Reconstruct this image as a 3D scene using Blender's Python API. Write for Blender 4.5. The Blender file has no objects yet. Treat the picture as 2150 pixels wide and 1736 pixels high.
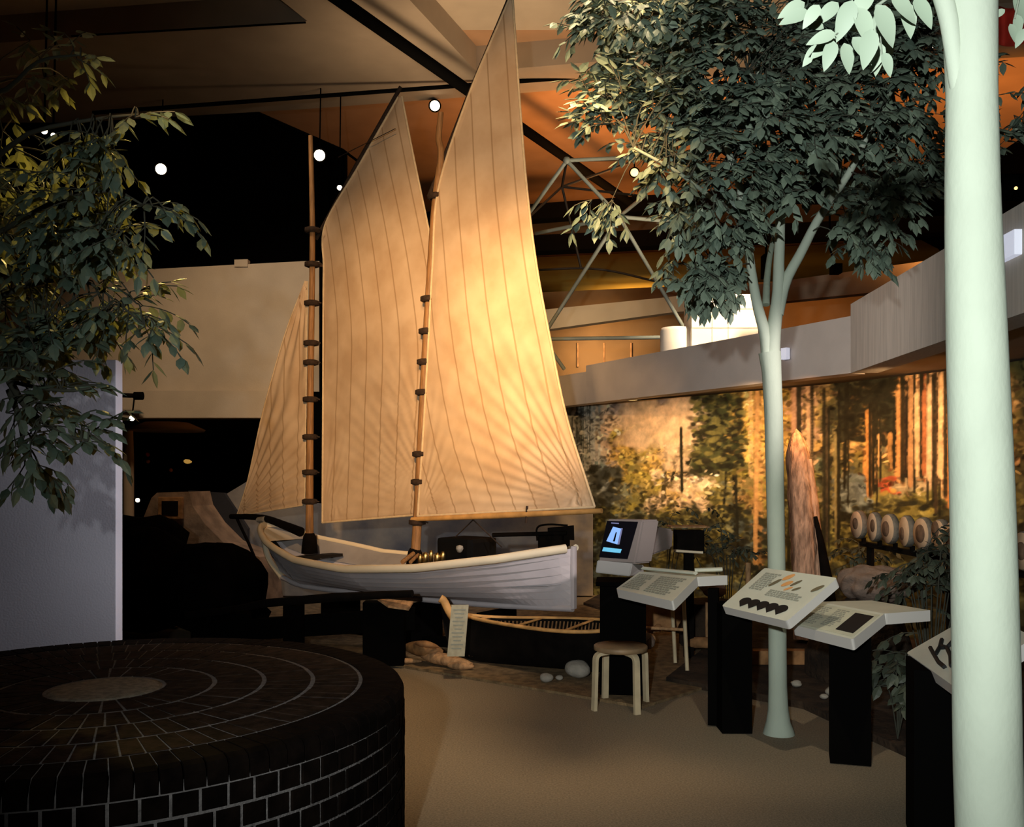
import bpy, bmesh, math, random
import numpy as np
from mathutils import Vector, Matrix
C = bpy.context.scene.collection
SC = bpy.context.scene
# ------------------------------------------------------------------ camera, world, lights, exposure
F_PX, HX, HY, EYE = 1950.0, 1075.0, 1000.0, 1.64
cam = bpy.data.cameras.new('camera'); cam_o = bpy.data.objects.new('camera', cam); C.objects.link(cam_o)
cam_o.location = (0, 0, EYE); cam_o.rotation_euler = (math.radians(90), 0, 0)
cam.sensor_fit = 'HORIZONTAL'; cam.sensor_width = 36.0; cam.lens = 36.0 * F_PX / 2150.0
cam.shift_y = (HY - 868.0) / 2150.0; cam.clip_start = 0.05; cam.clip_end = 100
SC.camera = cam_o
w = bpy.data.worlds.new('world'); SC.world = w; w.use_nodes = True
w.node_tree.nodes['Background'].inputs[0].default_value = (0.5, 0.36, 0.22, 1)
w.node_tree.nodes['Background'].inputs[1].default_value = 0.02
SC.view_settings.view_transform = 'Standard'; SC.view_settings.look = 'None'
SC.view_settings.exposure = 0.0; SC.view_settings.gamma = 1.0; SC.view_settings.use_curve_mapping = False

WARM = (1.0, 0.60, 0.27); AMBER = (1.0, 0.42, 0.12); SOFT = (1.0, 0.72, 0.45)
def spot(name, loc, target, power, col, size=60, blend=0.6, r=0.08):
    l = bpy.data.lights.new(name, 'SPOT'); o = bpy.data.objects.new(name, l); C.objects.link(o)
    l.energy = power; l.color = col; l.spot_size = math.radians(size); l.spot_blend = blend; l.shadow_soft_size = r
    o.location = loc; o.rotation_euler = (Vector(target) - Vector(loc)).to_track_quat('-Z', 'Y').to_euler()
    return o
def point(name, loc, power, col, r=0.1):
    l = bpy.data.lights.new(name, 'POINT'); o = bpy.data.objects.new(name, l); C.objects.link(o)
    l.energy = power; l.color = col; l.shadow_soft_size = r; o.location = loc
    return o
# the flash on the camera
spot('camera_flash', (-0.5, -1.0, 2.1), (1.05, 5.6, 2.35), 1080, (0.95, 1.0, 0.99), 74, 1.0, 0.05)
# gallery spots on the sails and the boat
spot('sail_spot_bright', (0.1, 2.6, 4.2), (0.50, 8.3, 2.8), 2700, WARM, 31, 1.0, 0.12)
spot('sail_spot_high', (-0.5, 1.2, 5.6), (-0.2, 8.6, 4.3), 1250, WARM, 27, 0.9, 0.12)
spot('sail_spot_fore', (-1.2, 1.6, 4.4), (-1.0, 9.6, 2.5), 2500, WARM, 34, 0.9, 0.12)
# mural spots under the booth's edge
# ------------------------------------------------------------------ helpers
def P(px, py, d):                      # a sight line of the photograph, d metres deep in the hall -> world point
    return Vector(((px - HX) / F_PX * d, d, EYE - (py - HY) / F_PX * d))
def PZ(px, py, z):                     # the same sight line cut at height z
    return P(px, py, (EYE - z) * F_PX / (py - HY))
def tag(o, label=None, cat=None, group=None, kind=None):
    if label: o['label'] = label
    if cat: o['category'] = cat
    if group: o['group'] = group
    if kind: o['kind'] = kind
    return o
def empty(name, loc, label, cat, group=None):
    o = bpy.data.objects.new(name, None); C.objects.link(o); o.location = loc; o.empty_display_size = 0.1
    bpy.context.view_layer.update()
    return tag(o, label, cat, group)
class MB:
    def __init__(s): s.v = []; s.f = []; s.m = []; s.sm = []; s.uv = {}
    def add(s, vs, fs, mi=0, smooth=False):
        b = len(s.v); s.v += [tuple(v) for v in vs]
        for f in fs: s.f.append(tuple(b + i for i in f)); s.m.append(mi); s.sm.append(smooth)
        return s
    def box(s, c, size, rz=0, mi=0, rot=None, bev=0.0):
        sx, sy, sz = (x / 2 for x in size)
        M = rot if rot is not None else Matrix.Rotation(rz, 3, 'Z')
        c = Vector(c)
        if bev <= 0:
            vs = [c + M @ Vector((x * sx, y * sy, z * sz)) for z in (-1, 1) for y in (-1, 1) for x in (-1, 1)]
            return s.add(vs, [(0, 2, 3, 1), (4, 5, 7, 6), (0, 1, 5, 4), (1, 3, 7, 5), (3, 2, 6, 7), (2, 0, 4, 6)], mi)
        bm = bmesh.new(); bmesh.ops.create_cube(bm, size=1)
        bmesh.ops.scale(bm, vec=(2 * sx, 2 * sy, 2 * sz), verts=bm.verts)
        bmesh.ops.bevel(bm, geom=bm.edges[:], offset=bev, segments=2, affect='EDGES', profile=0.7)
        bm.verts.index_update()
        s.add([c + M @ v.co for v in bm.verts], [[v.index for v in f.verts] for f in bm.faces], mi); bm.free()
        return s
    def prism(s, pts, off, mi=0):      # polygon pts swept by the vector off
        n = len(pts); off = Vector(off); pts = [Vector(p) for p in pts]
        vs = pts + [p + off for p in pts]
        fs = [tuple(range(n - 1, -1, -1)), tuple(range(n, 2 * n))] + [(i, (i + 1) % n, n + (i + 1) % n, n + i) for i in range(n)]
        return s.add(vs, fs, mi)
    def quad(s, a, b, c, d, mi=0): return s.add([a, b, c, d], [(0, 1, 2, 3)], mi)
    def tube(s, path, rad, n=10, mi=0, cap=True, flat=1.0, squash=None):
        path = [Vector(p) for p in path]
        if not hasattr(rad, '__len__'): rad = [rad] * len(path)
        up = Vector((0, 0, 1)); vs = []; ref = None
        for i, p in enumerate(path):
            t = (path[min(i + 1, len(path) - 1)] - path[max(i - 1, 0)]).normalized()
            if ref is None:
                ref = Vector((1, 0, 0)) if abs(t.z) > 0.9 else up
            a = t.cross(ref).normalized(); b = a.cross(t).normalized(); ref = b
            for k in range(n):
                th = 2 * math.pi * k / n
                vs.append(p + a * math.cos(th) * rad[i] + b * math.sin(th) * rad[i] * flat)
        fs = [(i * n + k, i * n + (k + 1) % n, (i + 1) * n + (k + 1) % n, (i + 1) * n + k) for i in range(len(path) - 1) for k in range(n)]
        s.add(vs, fs, mi, True)
        if cap:
            s.add(vs[:n][::-1], [tuple(range(n))], mi); s.add(vs[-n:], [tuple(range(n))], mi)
        return s
    def lathe(s, c, prof, n=32, mi=0, smooth=True, rot=None):
        M = rot if rot is not None else Matrix.Identity(3); c = Vector(c); vs = []
        for r, z in prof:
            for k in range(n):
                th = 2 * math.pi * k / n; vs.append(c + M @ Vector((r * math.cos(th), r * math.sin(th), z)))
        fs = [(i * n + k, i * n + (k + 1) % n, (i + 1) * n + (k + 1) % n, (i + 1) * n + k) for i in range(len(prof) - 1) for k in range(n)]
        return s.add(vs, fs, mi, smooth)
    def grid(s, fn, nu, nv, mi=0, uvfn=None):
        b = len(s.v)
        for j in range(nv + 1):
            for i in range(nu + 1):
                s.v.append(tuple(fn(i / nu, j / nv)))
                if uvfn: s.uv[len(s.v) - 1] = uvfn(i / nu, j / nv)
        for j in range(nv):
            for i in range(nu):
                a = b + j * (nu + 1) + i
                s.f.append((a, a + 1, a + nu + 2, a + nu + 1)); s.m.append(mi); s.sm.append(True)
        return s
    def build(s, name, mat, parent=None, label=None):
        me = bpy.data.meshes.new(name); me.from_pydata(s.v, [], s.f)
        mats = mat if isinstance(mat, (list, tuple)) else [mat]
        for m in mats: me.materials.append(m)
        me.polygons.foreach_set('material_index', s.m); me.polygons.foreach_set('use_smooth', s.sm)
        if s.uv:
            uvl = me.uv_layers.new(name='UVMap')
            for l in me.loops: uvl.data[l.index].uv = s.uv.get(l.vertex_index, (0, 0))
        me.update()
        o = bpy.data.objects.new(name, me); C.objects.link(o)
        if parent is None:                      # origin at the middle of the base
            if s.v:
                a = np.array(s.v); c = Vector(((a[:, 0].min() + a[:, 0].max()) / 2, (a[:, 1].min() + a[:, 1].max()) / 2, a[:, 2].min()))
                me.transform(Matrix.Translation(-c)); o.location = c
        else:
            o.parent = parent
            q = parent; off = Vector((0, 0, 0))
            while q is not None: off += q.location; q = q.parent
            me.transform(Matrix.Translation(-off))
        if label: o['label'] = label
        return o
def outward(o):
    bm = bmesh.new(); bm.from_mesh(o.data); bmesh.ops.recalc_face_normals(bm, faces=bm.faces); bm.to_mesh(o.data); bm.free(); return o
def curve_pts(pts, n=24):              # smooth path through the points
    pts = [Vector(p) for p in pts]; out = []
    q = [2 * pts[0] - pts[1]] + pts + [2 * pts[-1] - pts[-2]]
    m = len(pts) - 1
    for i in range(n + 1):
        t = i / n * m; k = min(int(t), m - 1); u = t - k
        a, b, c, d = q[k:k + 4]
        out.append(0.5 * ((2 * b) + (c - a) * u + (2 * a - 5 * b + 4 * c - d) * u * u + (3 * b - a - 3 * c + d) * u ** 3))
    return out
def interp(xs, ys, x): return float(np.interp(x, xs, ys))
def blob(mb, c, r, seed=0, n=3, amp=0.18, mi=0, freq=1.3, smooth=True):  # lumpy stone
    rnd = random.Random(seed); bm = bmesh.new(); bmesh.ops.create_icosphere(bm, subdivisions=n, radius=1)
    waves = [(Vector((rnd.gauss(0, 1), rnd.gauss(0, 1), rnd.gauss(0, 1))) * freq * (1 + k * .7), rnd.random() * 6, amp / (1 + k * .6)) for k in range(6)]
    bm.verts.index_update(); vs = []
    for v in bm.verts:
        q = v.co.copy(); s = 1 + sum(a * math.sin(w_.dot(q) + p) for w_, p, a in waves) * .6
        vs.append(Vector(c) + Vector((q.x * r[0], q.y * r[1], q.z * r[2])) * s)
    mb.add(vs, [[v.index for v in f.verts] for f in bm.faces], mi, smooth); bm.free(); return mb
# ------------------------------------------------------------------ materials
def mat(name, col, rough=0.8, var=0.0, scale=8, metal=0.0, bump=0.0, bscale=None, col2=None, stretch=None, emit=None, es=0, spec=0.3, detail=6):
    m = bpy.data.materials.new(name); m.use_nodes = True; nt = m.node_tree; b = nt.nodes['Principled BSDF']
    b.inputs['Roughness'].default_value = rough; b.inputs['Metallic'].default_value = metal
    b.inputs['Specular IOR Level'].default_value = spec
    c = (*col, 1); b.inputs['Base Color'].default_value = c
    tc = nt.nodes.new('ShaderNodeTexCoord'); mp = nt.nodes.new('ShaderNodeMapping')
    nt.links.new(tc.outputs['Object'], mp.inputs[0])
    if stretch: mp.inputs['Scale'].default_value = stretch
    if var or col2:
        nz = nt.nodes.new('ShaderNodeTexNoise'); nz.inputs['Scale'].default_value = scale; nz.inputs['Detail'].default_value = detail
        nt.links.new(mp.outputs[0], nz.inputs['Vector'])
        cr = nt.nodes.new('ShaderNodeValToRGB'); cr.color_ramp.elements[0].position = 0.35; cr.color_ramp.elements[1].position = 0.65
        c2 = col2 or tuple(min(1, x * (1 + var)) for x in col); c1 = col if col2 else tuple(x * (1 - var) for x in col)
        cr.color_ramp.elements[0].color = (*c1, 1); cr.color_ramp.elements[1].color = (*c2, 1)
        nt.links.new(nz.outputs[0], cr.inputs[0]); nt.links.new(cr.outputs[0], b.inputs['Base Color'])
    if bump:
        n2 = nt.nodes.new('ShaderNodeTexNoise'); n2.inputs['Scale'].default_value = bscale or scale * 3; n2.inputs['Detail'].default_value = 4
        nt.links.new(mp.outputs[0], n2.inputs['Vector'])
        bp = nt.nodes.new('ShaderNodeBump'); bp.inputs['Strength'].default_value = bump; bp.inputs['Distance'].default_value = 0.02
        nt.links.new(n2.outputs[0], bp.inputs['Height']); nt.links.new(bp.outputs[0], b.inputs['Normal'])
    if emit:
        b.inputs['Emission Color'].default_value = (*emit, 1); b.inputs['Emission Strength'].default_value = es
    return m
M = {}
M['carpet'] = mat('carpet', (0.25, 0.195, 0.125), 0.95, 0.22, 90, bump=0.5, bscale=220)
M['sand'] = mat('sand_floor', (0.19, 0.125, 0.06), 0.95, 0.35, 14, bump=0.6, bscale=70)
M['soil'] = mat('soil', (0.030, 0.018, 0.010), 0.98, 0.6, 6, bump=0.9, bscale=30)
M['plaster'] = mat('plaster', (0.42, 0.35, 0.27), 0.92, 0.05, 3, bump=0.1, bscale=60)
M['plaster_dim'] = mat('ceiling_plaster', (0.30, 0.23, 0.16), 0.95, 0.07, 2)
M['plaster_uplit'] = mat('uplit_coffer_plaster', (0.38, 0.30, 0.21), 0.95, 0.06, 2)  # paler than the ribs' plaster, light from below put into the colour
M['ceiling_far'] = mat('rust_brown_ceiling', (0.33, 0.19, 0.10), 0.95, 0.08, 2)  # redder brown than the near ceiling
M['fascia'] = mat('fascia_board', (0.46, 0.41, 0.37), 0.88, 0.05, 3, bump=0.12, bscale=50)
M['fascia_grain'] = mat('limed_fascia_board', (0.47, 0.43, 0.38), 0.88, 0.10, 6, stretch=(6, 6, 0.35), bump=0.1, bscale=30)
M['olive'] = mat('olive_paint', (0.19, 0.175, 0.045), 0.9, 0.08, 2)
M['black'] = mat('black_paint', (0.0022, 0.002, 0.0018), 1.0, spec=0.02)
M['black_gloss'] = mat('black_enamel', (0.004, 0.004, 0.004), 0.5, spec=0.15)
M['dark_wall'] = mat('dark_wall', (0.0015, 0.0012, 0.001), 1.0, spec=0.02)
M['back_wall'] = mat('back_wall', (0.20, 0.125, 0.06), 0.95, 0.15, 1.5)
M['partition'] = mat('lilac_partition', (0.40, 0.385, 0.43), 0.9, 0.07, 1.2, bump=0.08, bscale=80)
M['brick'] = mat('dimmed_brick', (0.0045, 0.0028, 0.002), 0.95, 0.5, 12, bump=0.2, spec=0.04)  # near black, the weak flash on the planter put into the colour
M['brick_top'] = mat('paler_brick', (0.020, 0.012, 0.008), 0.9, 0.5, 20, bump=0.3, spec=0.06)  # paler than the side bricks
M['mortar'] = mat('mortar', (0.15, 0.137, 0.13), 0.95, 0.25, 30, bump=0.4)
M['cement'] = mat('cement', (0.20, 0.17, 0.125), 0.95, 0.3, 40, bump=0.4)
M['hull'] = mat('white_boat_paint', (0.56, 0.50, 0.50), 0.6, 0.06, 4)
M['gunwale'] = mat('cream_boat_paint', (0.86, 0.72, 0.50), 0.6, 0.06, 4)
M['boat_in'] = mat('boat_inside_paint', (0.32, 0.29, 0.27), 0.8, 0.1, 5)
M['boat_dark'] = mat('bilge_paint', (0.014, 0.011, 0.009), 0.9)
M['mast'] = mat('varnished_spar', (0.30, 0.15, 0.055), 0.6, 0.3, 8, stretch=(10, 10, 0.7))
M['boom'] = mat('golden_spar', (0.55, 0.29, 0.09), 0.55, 0.2, 8)
M['rope'] = mat('dark_rope', (0.035, 0.02, 0.012), 0.9, 0.3, 40)
M['tar'] = mat('tarred_wood', (0.005, 0.0035, 0.0025), 0.9, 0.3, 10, spec=0.08)
M['brass'] = mat('brass', (0.6, 0.42, 0.16), 0.35, 0.1, 10, metal=1.0)
M['trunk'] = mat('pale_green_trunk', (0.385, 0.435, 0.345), 0.8, 0.05, 7, bump=0.07, bscale=60, stretch=(1, 1, 0.6))
M['branch'] = mat('grey_green_branch', (0.24, 0.28, 0.21), 0.8, 0.1, 7, bump=0.3, bscale=40)
M['twig'] = mat('twig', (0.05, 0.05, 0.035), 0.9)
M['steel'] = mat('grey_green_tube', (0.21, 0.25, 0.23), 0.5, 0.1, 5)
M['steel_dark'] = mat('dark_tube', (0.03, 0.025, 0.02), 0.6)
M['white_model'] = mat('white_card', (0.90, 0.84, 0.74), 0.8, 0.03, 4)
M['seam'] = mat('card_seam', (0.62, 0.54, 0.44), 0.9)
M['panel'] = mat('cream_panel', (0.62, 0.62, 0.50), 0.55, 0.05, 5)
M['panel_edge'] = mat('white_panel_edge', (0.55, 0.53, 0.49), 0.6)
M['sheet'] = mat('panel_print', (0.56, 0.55, 0.41), 0.7, 0.10, 9)
M['ink'] = mat('pale_ink', (0.33, 0.33, 0.26), 0.8)
M['ink_dark'] = mat('black_ink', (0.008, 0.008, 0.008), 0.7)
M['ink_brown'] = mat('brown_ink', (0.16, 0.13, 0.07), 0.8)
M['ink_orange'] = mat('orange_ink', (0.75, 0.36, 0.12), 0.8)
M['birch'] = mat('birch_wood', (0.52, 0.42, 0.26), 0.55, 0.1, 10)
M['stool_top'] = mat('stool_seat_wood', (0.26, 0.17, 0.09), 0.5, 0.2, 10)
M['rustic'] = mat('weathered_wood', (0.36, 0.20, 0.09), 0.8, 0.35, 9, stretch=(3, 3, 1), bump=0.3)
M['canoe_rail'] = mat('canoe_rail_wood', (0.62, 0.32, 0.10), 0.6, 0.2, 12)
M['canoe_in'] = mat('canoe_rib_wood', (0.22, 0.11, 0.04), 0.7, 0.4, 14)
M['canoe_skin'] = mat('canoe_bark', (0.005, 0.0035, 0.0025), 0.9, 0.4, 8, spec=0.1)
M['stone'] = mat('grey_stone', (0.30, 0.27, 0.22), 0.9, 0.15, 12, bump=0.4)
M['rock_dark'] = mat('black_rock', (0.002, 0.0017, 0.0015), 1.0, 0.5, 4, bump=0.6, spec=0.02)
M['boulder'] = mat('brown_boulder', (0.21, 0.15, 0.115), 0.95, 0.3, 7, bump=0.7, bscale=22)
M['bark'] = mat('pink_bark', (0.50, 0.30, 0.19), 0.9, 0.45, 9, stretch=(3, 3, 0.6), bump=0.9, bscale=18, col2=None)
M['log_bark'] = mat('grey_log_bark', (0.16, 0.14, 0.11), 0.9, 0.3, 14, bump=0.5)
M['log_face'] = mat('cut_log_face', (0.62, 0.42, 0.26), 0.8, 0.10, 12)
M['log_core'] = mat('log_heartwood', (0.17, 0.10, 0.06), 0.8, 0.4, 12)
M['crt'] = mat('grey_computer_case', (0.17, 0.145, 0.13), 0.6)
M['crt_light'] = mat('pale_computer_case', (0.30, 0.29, 0.27), 0.6)
M['screen'] = mat('dark_screen_glass', (0.004, 0.004, 0.006), 0.25)
M['glow_blue'] = mat('screen_light_blue', (0.1, 0.2, 0.4), 0.5, emit=(0.27, 0.48, 0.95), es=0.75)
M['glow_cyan'] = mat('screen_cyan', (0.1, 0.3, 0.4), 0.5, emit=(0.14, 0.55, 0.85), es=0.62)
M['glow_dim'] = mat('screen_dim_blue', (0.1, 0.1, 0.2), 0.5, emit=(0.25, 0.28, 0.5), es=0.4)
M['bulb'] = mat('lamp_bulb', (1, 1, 1), 0.5, emit=(1.0, 0.82, 0.55), es=9)
M['glint'] = mat('amber_glint', (0.6, .35, .1), 0.5, emit=(1.0, 0.55, 0.12), es=0.35)  # glow put into the ornament's colour for its gleam, not a lamp
M['filler'] = mat('dark_gap_grey', (0.02, 0.02, 0.024), 0.95, 0.4, 3)
M['bulb_dim'] = mat('dim_lamp_bulb', (1, 1, 1), 0.5, emit=(1.0, 0.66, 0.22), es=1.6)
M['orange_can'] = mat('copper_lamp_can', (0.55, 0.2, 0.06), 0.5)
M['white_box'] = mat('glowing_white_plate', (0.9, 0.92, 0.97), 0.4, emit=(0.75, 0.8, 1.0), es=0.45)  # not a lamp, a glow put in for the plates' bright reflection
M['tagboard'] = mat('tall_text_board', (0.40, 0.36, 0.25), 0.8, 0.12, 18)
M['red'] = mat('red_cloth', (0.45, 0.03, 0.015), 0.8, 0.2, 6)
M['pinkrock'] = mat('pinkish_painted_rock', (0.22, 0.145, 0.095), 0.95, 0.3, 5, bump=0.5)
M['backdrop'] = mat('grey_blue_backdrop', (0.10, 0.10, 0.115), 0.95, scale=2.2, col2=(0.24, 0.21, 0.175), bump=0.3)
M['hide'] = mat('tanned_hide', (0.30, 0.15, 0.06), 0.9, 0.4, 8, bump=0.4)
def leaf_mat(name, a, b):
    m = bpy.data.materials.new(name); m.use_nodes = True; nt = m.node_tree; bs = nt.nodes['Principled BSDF']
    at = nt.nodes.new('ShaderNodeAttribute'); at.attribute_name = 'tint'
    mx = nt.nodes.new('ShaderNodeMix'); mx.data_type = 'RGBA'; mx.inputs['A'].default_value = (*a, 1); mx.inputs['B'].default_value = (*b, 1)
    nt.links.new(at.outputs['Fac'], mx.inputs['Factor']); nt.links.new(mx.outputs['Result'], bs.inputs['Base Color'])
    bs.inputs['Roughness'].default_value = 0.55; bs.inputs['Specular IOR Level'].default_value = 0.35
    return m
M['leaf'] = leaf_mat('green_leaf', (0.08, 0.115, 0.085), (0.29, 0.36, 0.25))
M['leaf_near'] = leaf_mat('flash_lit_leaf', (0.17, 0.23, 0.165), (0.34, 0.42, 0.31))  # paler copy of the leaf, the near flash put into its colour
M['leaf_left'] = leaf_mat('shaded_leaf', (0.045, 0.08, 0.06), (0.20, 0.26, 0.19))  # darker copy of the leaf, shade at the left edge put into its colour
M['leaf_dark'] = leaf_mat('undergrowth_leaf', (0.02, 0.026, 0.016), (0.10, 0.115, 0.075))
m_ = M['leaf_left']; nt_ = m_.node_tree; tr_n = nt_.nodes.new('ShaderNodeBsdfTranslucent'); tr_n.inputs[0].default_value = (0.35, 0.36, 0.12, 1)
mxs = nt_.nodes.new('ShaderNodeMixShader'); mxs.inputs[0].default_value = 0.25
nt_.links.new(nt_.nodes['Principled BSDF'].outputs[0], mxs.inputs[1]); nt_.links.new(tr_n.outputs[0], mxs.inputs[2]); nt_.links.new(mxs.outputs[0], nt_.nodes['Material Output'].inputs[0])
def sail_mat():
    m = bpy.data.materials.new('seamed_canvas'); m.use_nodes = True; nt = m.node_tree; b = nt.nodes['Principled BSDF']
    uv = nt.nodes.new('ShaderNodeUVMap'); uv.uv_map = 'UVMap'; sp = nt.nodes.new('ShaderNodeSeparateXYZ'); nt.links.new(uv.outputs[0], sp.inputs[0])
    def math_(op, a, v=None, b2=None):
        n = nt.nodes.new('ShaderNodeMath'); n.operation = op; nt.links.new(a, n.inputs[0])
        if b2 is not None: nt.links.new(b2, n.inputs[1])
        elif v is not None: n.inputs[1].default_value = v
        return n.outputs[0]
    fr = math_('FRACT', math_('DIVIDE', sp.outputs[0], 0.235))
    line = math_('LESS_THAN', math_('ABSOLUTE', math_('SUBTRACT', fr, 0.5)), 0.035)
    nz = nt.nodes.new('ShaderNodeTexNoise'); nz.inputs['Scale'].default_value = 3; nz.inputs['Detail'].default_value = 8
    tc = nt.nodes.new('ShaderNodeTexCoord'); nt.links.new(tc.outputs['Object'], nz.inputs['Vector'])
    cr = nt.nodes.new('ShaderNodeValToRGB'); cr.color_ramp.elements[0].color = (0.53, 0.36, 0.215, 1); cr.color_ramp.elements[1].color = (0.65, 0.47, 0.30, 1)
    cr.color_ramp.elements[0].position = 0.35; cr.color_ramp.elements[1].position = 0.65
    nt.links.new(nz.outputs[0], cr.inputs[0])
    mx = nt.nodes.new('ShaderNodeMix'); mx.data_type = 'RGBA'; nt.links.new(math_('MULTIPLY', line, 0.55), mx.inputs['Factor'])
    nt.links.new(cr.outputs[0], mx.inputs['A']); mx.inputs['B'].default_value = (0.27, 0.15, 0.06, 1)
    nt.links.new(mx.outputs['Result'], b.inputs['Base Color']); b.inputs['Roughness'].default_value = 0.9; b.inputs['Specular IOR Level'].default_value = 0.1
    wv = nt.nodes.new('ShaderNodeTexNoise'); wv.inputs['Scale'].default_value = 60; nt.links.new(tc.outputs['Object'], wv.inputs['Vector'])
    bp = nt.nodes.new('ShaderNodeBump'); bp.inputs['Strength'].default_value = 0.15; nt.links.new(wv.outputs[0], bp.inputs['Height']); nt.links.new(bp.outputs[0], b.inputs['Normal'])
    return m
M['sail'] = sail_mat()
def struct(o): o['kind'] = 'structure'; return o
for k, (px, d, tx, td, pw, cl) in enumerate([(1400, 10.6, 1400, 11.6, 60, WARM), (1590, 9.3, 1590, 10.6, 90, WARM),
                                    (1500, 10.0, 1480, 11.2, 30, SOFT), (1700, 8.7, 1720, 9.9, 50, AMBER),
                                    (1850, 8.0, 1860, 9.4, 70, WARM), (1960, 7.4, 1960, 8.6, 80, AMBER)]):
    a = P(px, 800, d); b = P(tx, 960, td)
    spot('mural_spot', (a[0], a[1], 2.5), (b[0], b[1], 1.75), pw * 1.5, cl, 95, 1.0, 0.05)
# added fill lights for the ceiling, then warm pockets
spot('ceiling_fill', (-0.7, 11.3, 4.9), (-0.6, 11.9, 7.4), 230, SOFT, 110, 1.0, 0.5)  # unseen uplight, added to brighten the coffers and ribs
spot('ceiling_fill', (2.5, 10.6, 4.0), (1.3, 12.3, 7.2), 420, SOFT, 110, 1.0, 0.4)
spot('orange_ceiling_spot', (2.0, 14.0, 4.6), (1.6, 15.2, 7.4), 950, AMBER, 120, 1.0, 0.3)
spot('orange_ceiling_spot', (7.0, 13.0, 4.6), (7.0, 15.2, 7.4), 600, AMBER, 130, 1.0, 0.3)
spot('alcove_lamp', P(1262, 712, 16.0), P(1262, 740, 17.0), 230, WARM, 95, 1.0, 0.05)
spot('alcove_lamp', P(1740, 640, 15.6), P(1740, 650, 17), 90, AMBER, 140, 1.0, 0.05)
spot('model_spot', (3.3, 8.9, 5.6), P(1490, 690, 11.6), 1700, SOFT, 26, 0.6, 0.05)
spot('left_wall_wash', (-3.0, 8.2, 6.2), (-3.5, 13.0, 3.0), 750, SOFT, 62, 1.0, 0.3)
spot('leaf_spot', (-2.9, 7.4, 4.6), P(180, 450, 4.5), 600, (1.0, 0.70, 0.20), 28, 0.7, 0.05)
spot('floor_fill', (0.6, 5.0, 6.8), (-0.2, 6.4, 0), 1150, SOFT, 44, 1.0, 0.3)  # added fill light that brightens the carpet, no fitting for it
spot('canoe_spot', (0.9, 5.2, 5.2), (0.1, 7.7, 0.3), 330, WARM, 36, 0.9, 0.1)
spot('panel_spot', (1.1, 3.2, 4.0), (1.60, 5.4, 0.9), 170, (1.0, .86, .66), 36, 1.0, 0.03)
spot('hull_spot', (2.7, 3.6, 3.4), (0.0, 8.4, 0.75), 620, (1.0, 0.88, 0.86), 24, 1.0, 0.1)
spot('fascia_fill', (0.7, 6.9, 2.9), (2.6, 8.7, 2.85), 110, (1.0, 0.86, 0.76), 115, 1.0, 0.2)  # added fill light for the booth edge, hung in open air
spot('log_fill', (1.75, 6.8, 2.45), (3.1, 7.2, 1.2), 45, SOFT, 80, 1.0, 0.05)  # added fill light so the cut log faces show
spot('partition_fill', (0.5, 4.95, 1.7), (-2.9, 5.75, 1.35), 300, (0.95, 0.95, 1.0), 52, 1.0, 0.1)  # added fill light for the partition alone
spot('gallery_fill', (0.8, 14.2, 3.9), (2.2, 19.0, 5.3), 150, (1.0, 0.80, 0.5), 120, 1.0, 0.3)  # added fill light bringing up the gallery front and olive cove
spot('backdrop_spot', (-1.5, 11.4, 3.6), (-1.5, 12.6, 1.0), 130, (0.9, 0.88, 0.9), 120, 1.0, 0.2)
spot('far_ceiling_fill', (2.5, 18.3, 4.6), (2.6, 20.4, 6.6), 260, AMBER, 130, 1.0, 0.3)  # unseen fill light added behind the black beams
# ------------------------------------------------------------------ setting
fl = MB(); fl.quad((-9, -3, 0), (9, -3, 0), (9, 24, 0), (-9, 24, 0)); fl.quad((-9, -3, -.2), (-9, 24, -.2), (9, 24, -.2), (9, -3, -.2))
struct(fl.build('floor', M['carpet']))
# sandy exhibit ground beyond the slanting edge of the carpet
e0, e1 = PZ(820, 1398, 0.0), PZ(1260, 1473, 0.0); dv = (e1 - e0).normalized()
a0 = e0 - dv * 3.6; a1 = e1 + dv * 0.35
g = MB(); g.prism([(a0.x, a0.y, 0.001), (a1.x, a1.y, 0.001), (1.9, 7.6, 0.001), (1.6, 11.6, 0.001), (-4.2, 12.6, 0.001), (-4.4, 9.5, 0.001)], (0, 0, 0.02))
struct(g.build('trim_1', M['sand']))
# dark planted ground of the forest exhibit
g = MB(); g.prism([(1.22, 7.35, 0.001), (2.05, 6.55, 0.001), (2.35, 5.2, 0.001), (2.35, 2.6, 0.001), (5.4, 2.6, 0.001), (5.4, 9, 0.001), (1.5, 13.5, 0.001), (0.9, 11.7, .001), (1.95, 9, .001)], (0, 0, 0.05))
struct(g.build('trim_2', M['soil']))
# ceiling: high slab, ribs hanging below it
H1, H2 = 7.55, 7.2
c_ = MB(); c_.box((0, 4.6, H1 + 0.1), (24, 15.4, 0.2)); struct(c_.build('ceiling', M['plaster_uplit']))
c_ = MB(); c_.box((0, 16.8, H1 + 0.1), (24, 9.0, 0.2)); struct(c_.build('ceiling', M['ceiling_far']))
def PC(px, py): return PZ(px, py, H2)
r1 = [PC(-400, 118), PC(645, 44), PC(1000, 150), PC(1090, 143), PC(1700, 92), PC(2500, 40), PC(2500, 95), PC(1300, 178), PC(1100, 195), PC(640, 229), PC(-400, 290)]
rb = MB(); rb.prism(r1[::-1], (0, 0, H1 - H2 + 0.02)); struct(outward(rb.build('ceiling', M['plaster_dim'])))
a, b = PC(645, 44), PC(590, 0); ab = (b - a) * 6; c2, d2 = PC(1015, 132), PC(850, 0); cd = (d2 - c2) * 2.2
rb = MB(); rb.prism([a, a + ab, c2 + cd + Vector((0, -1, 0)), c2 + (PC(1000, 150) - c2) * 1.0, ], (0, 0, H1 - H2 + 0.02)); struct(outward(rb.build('ceiling', M['plaster_dim'])))
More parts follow.
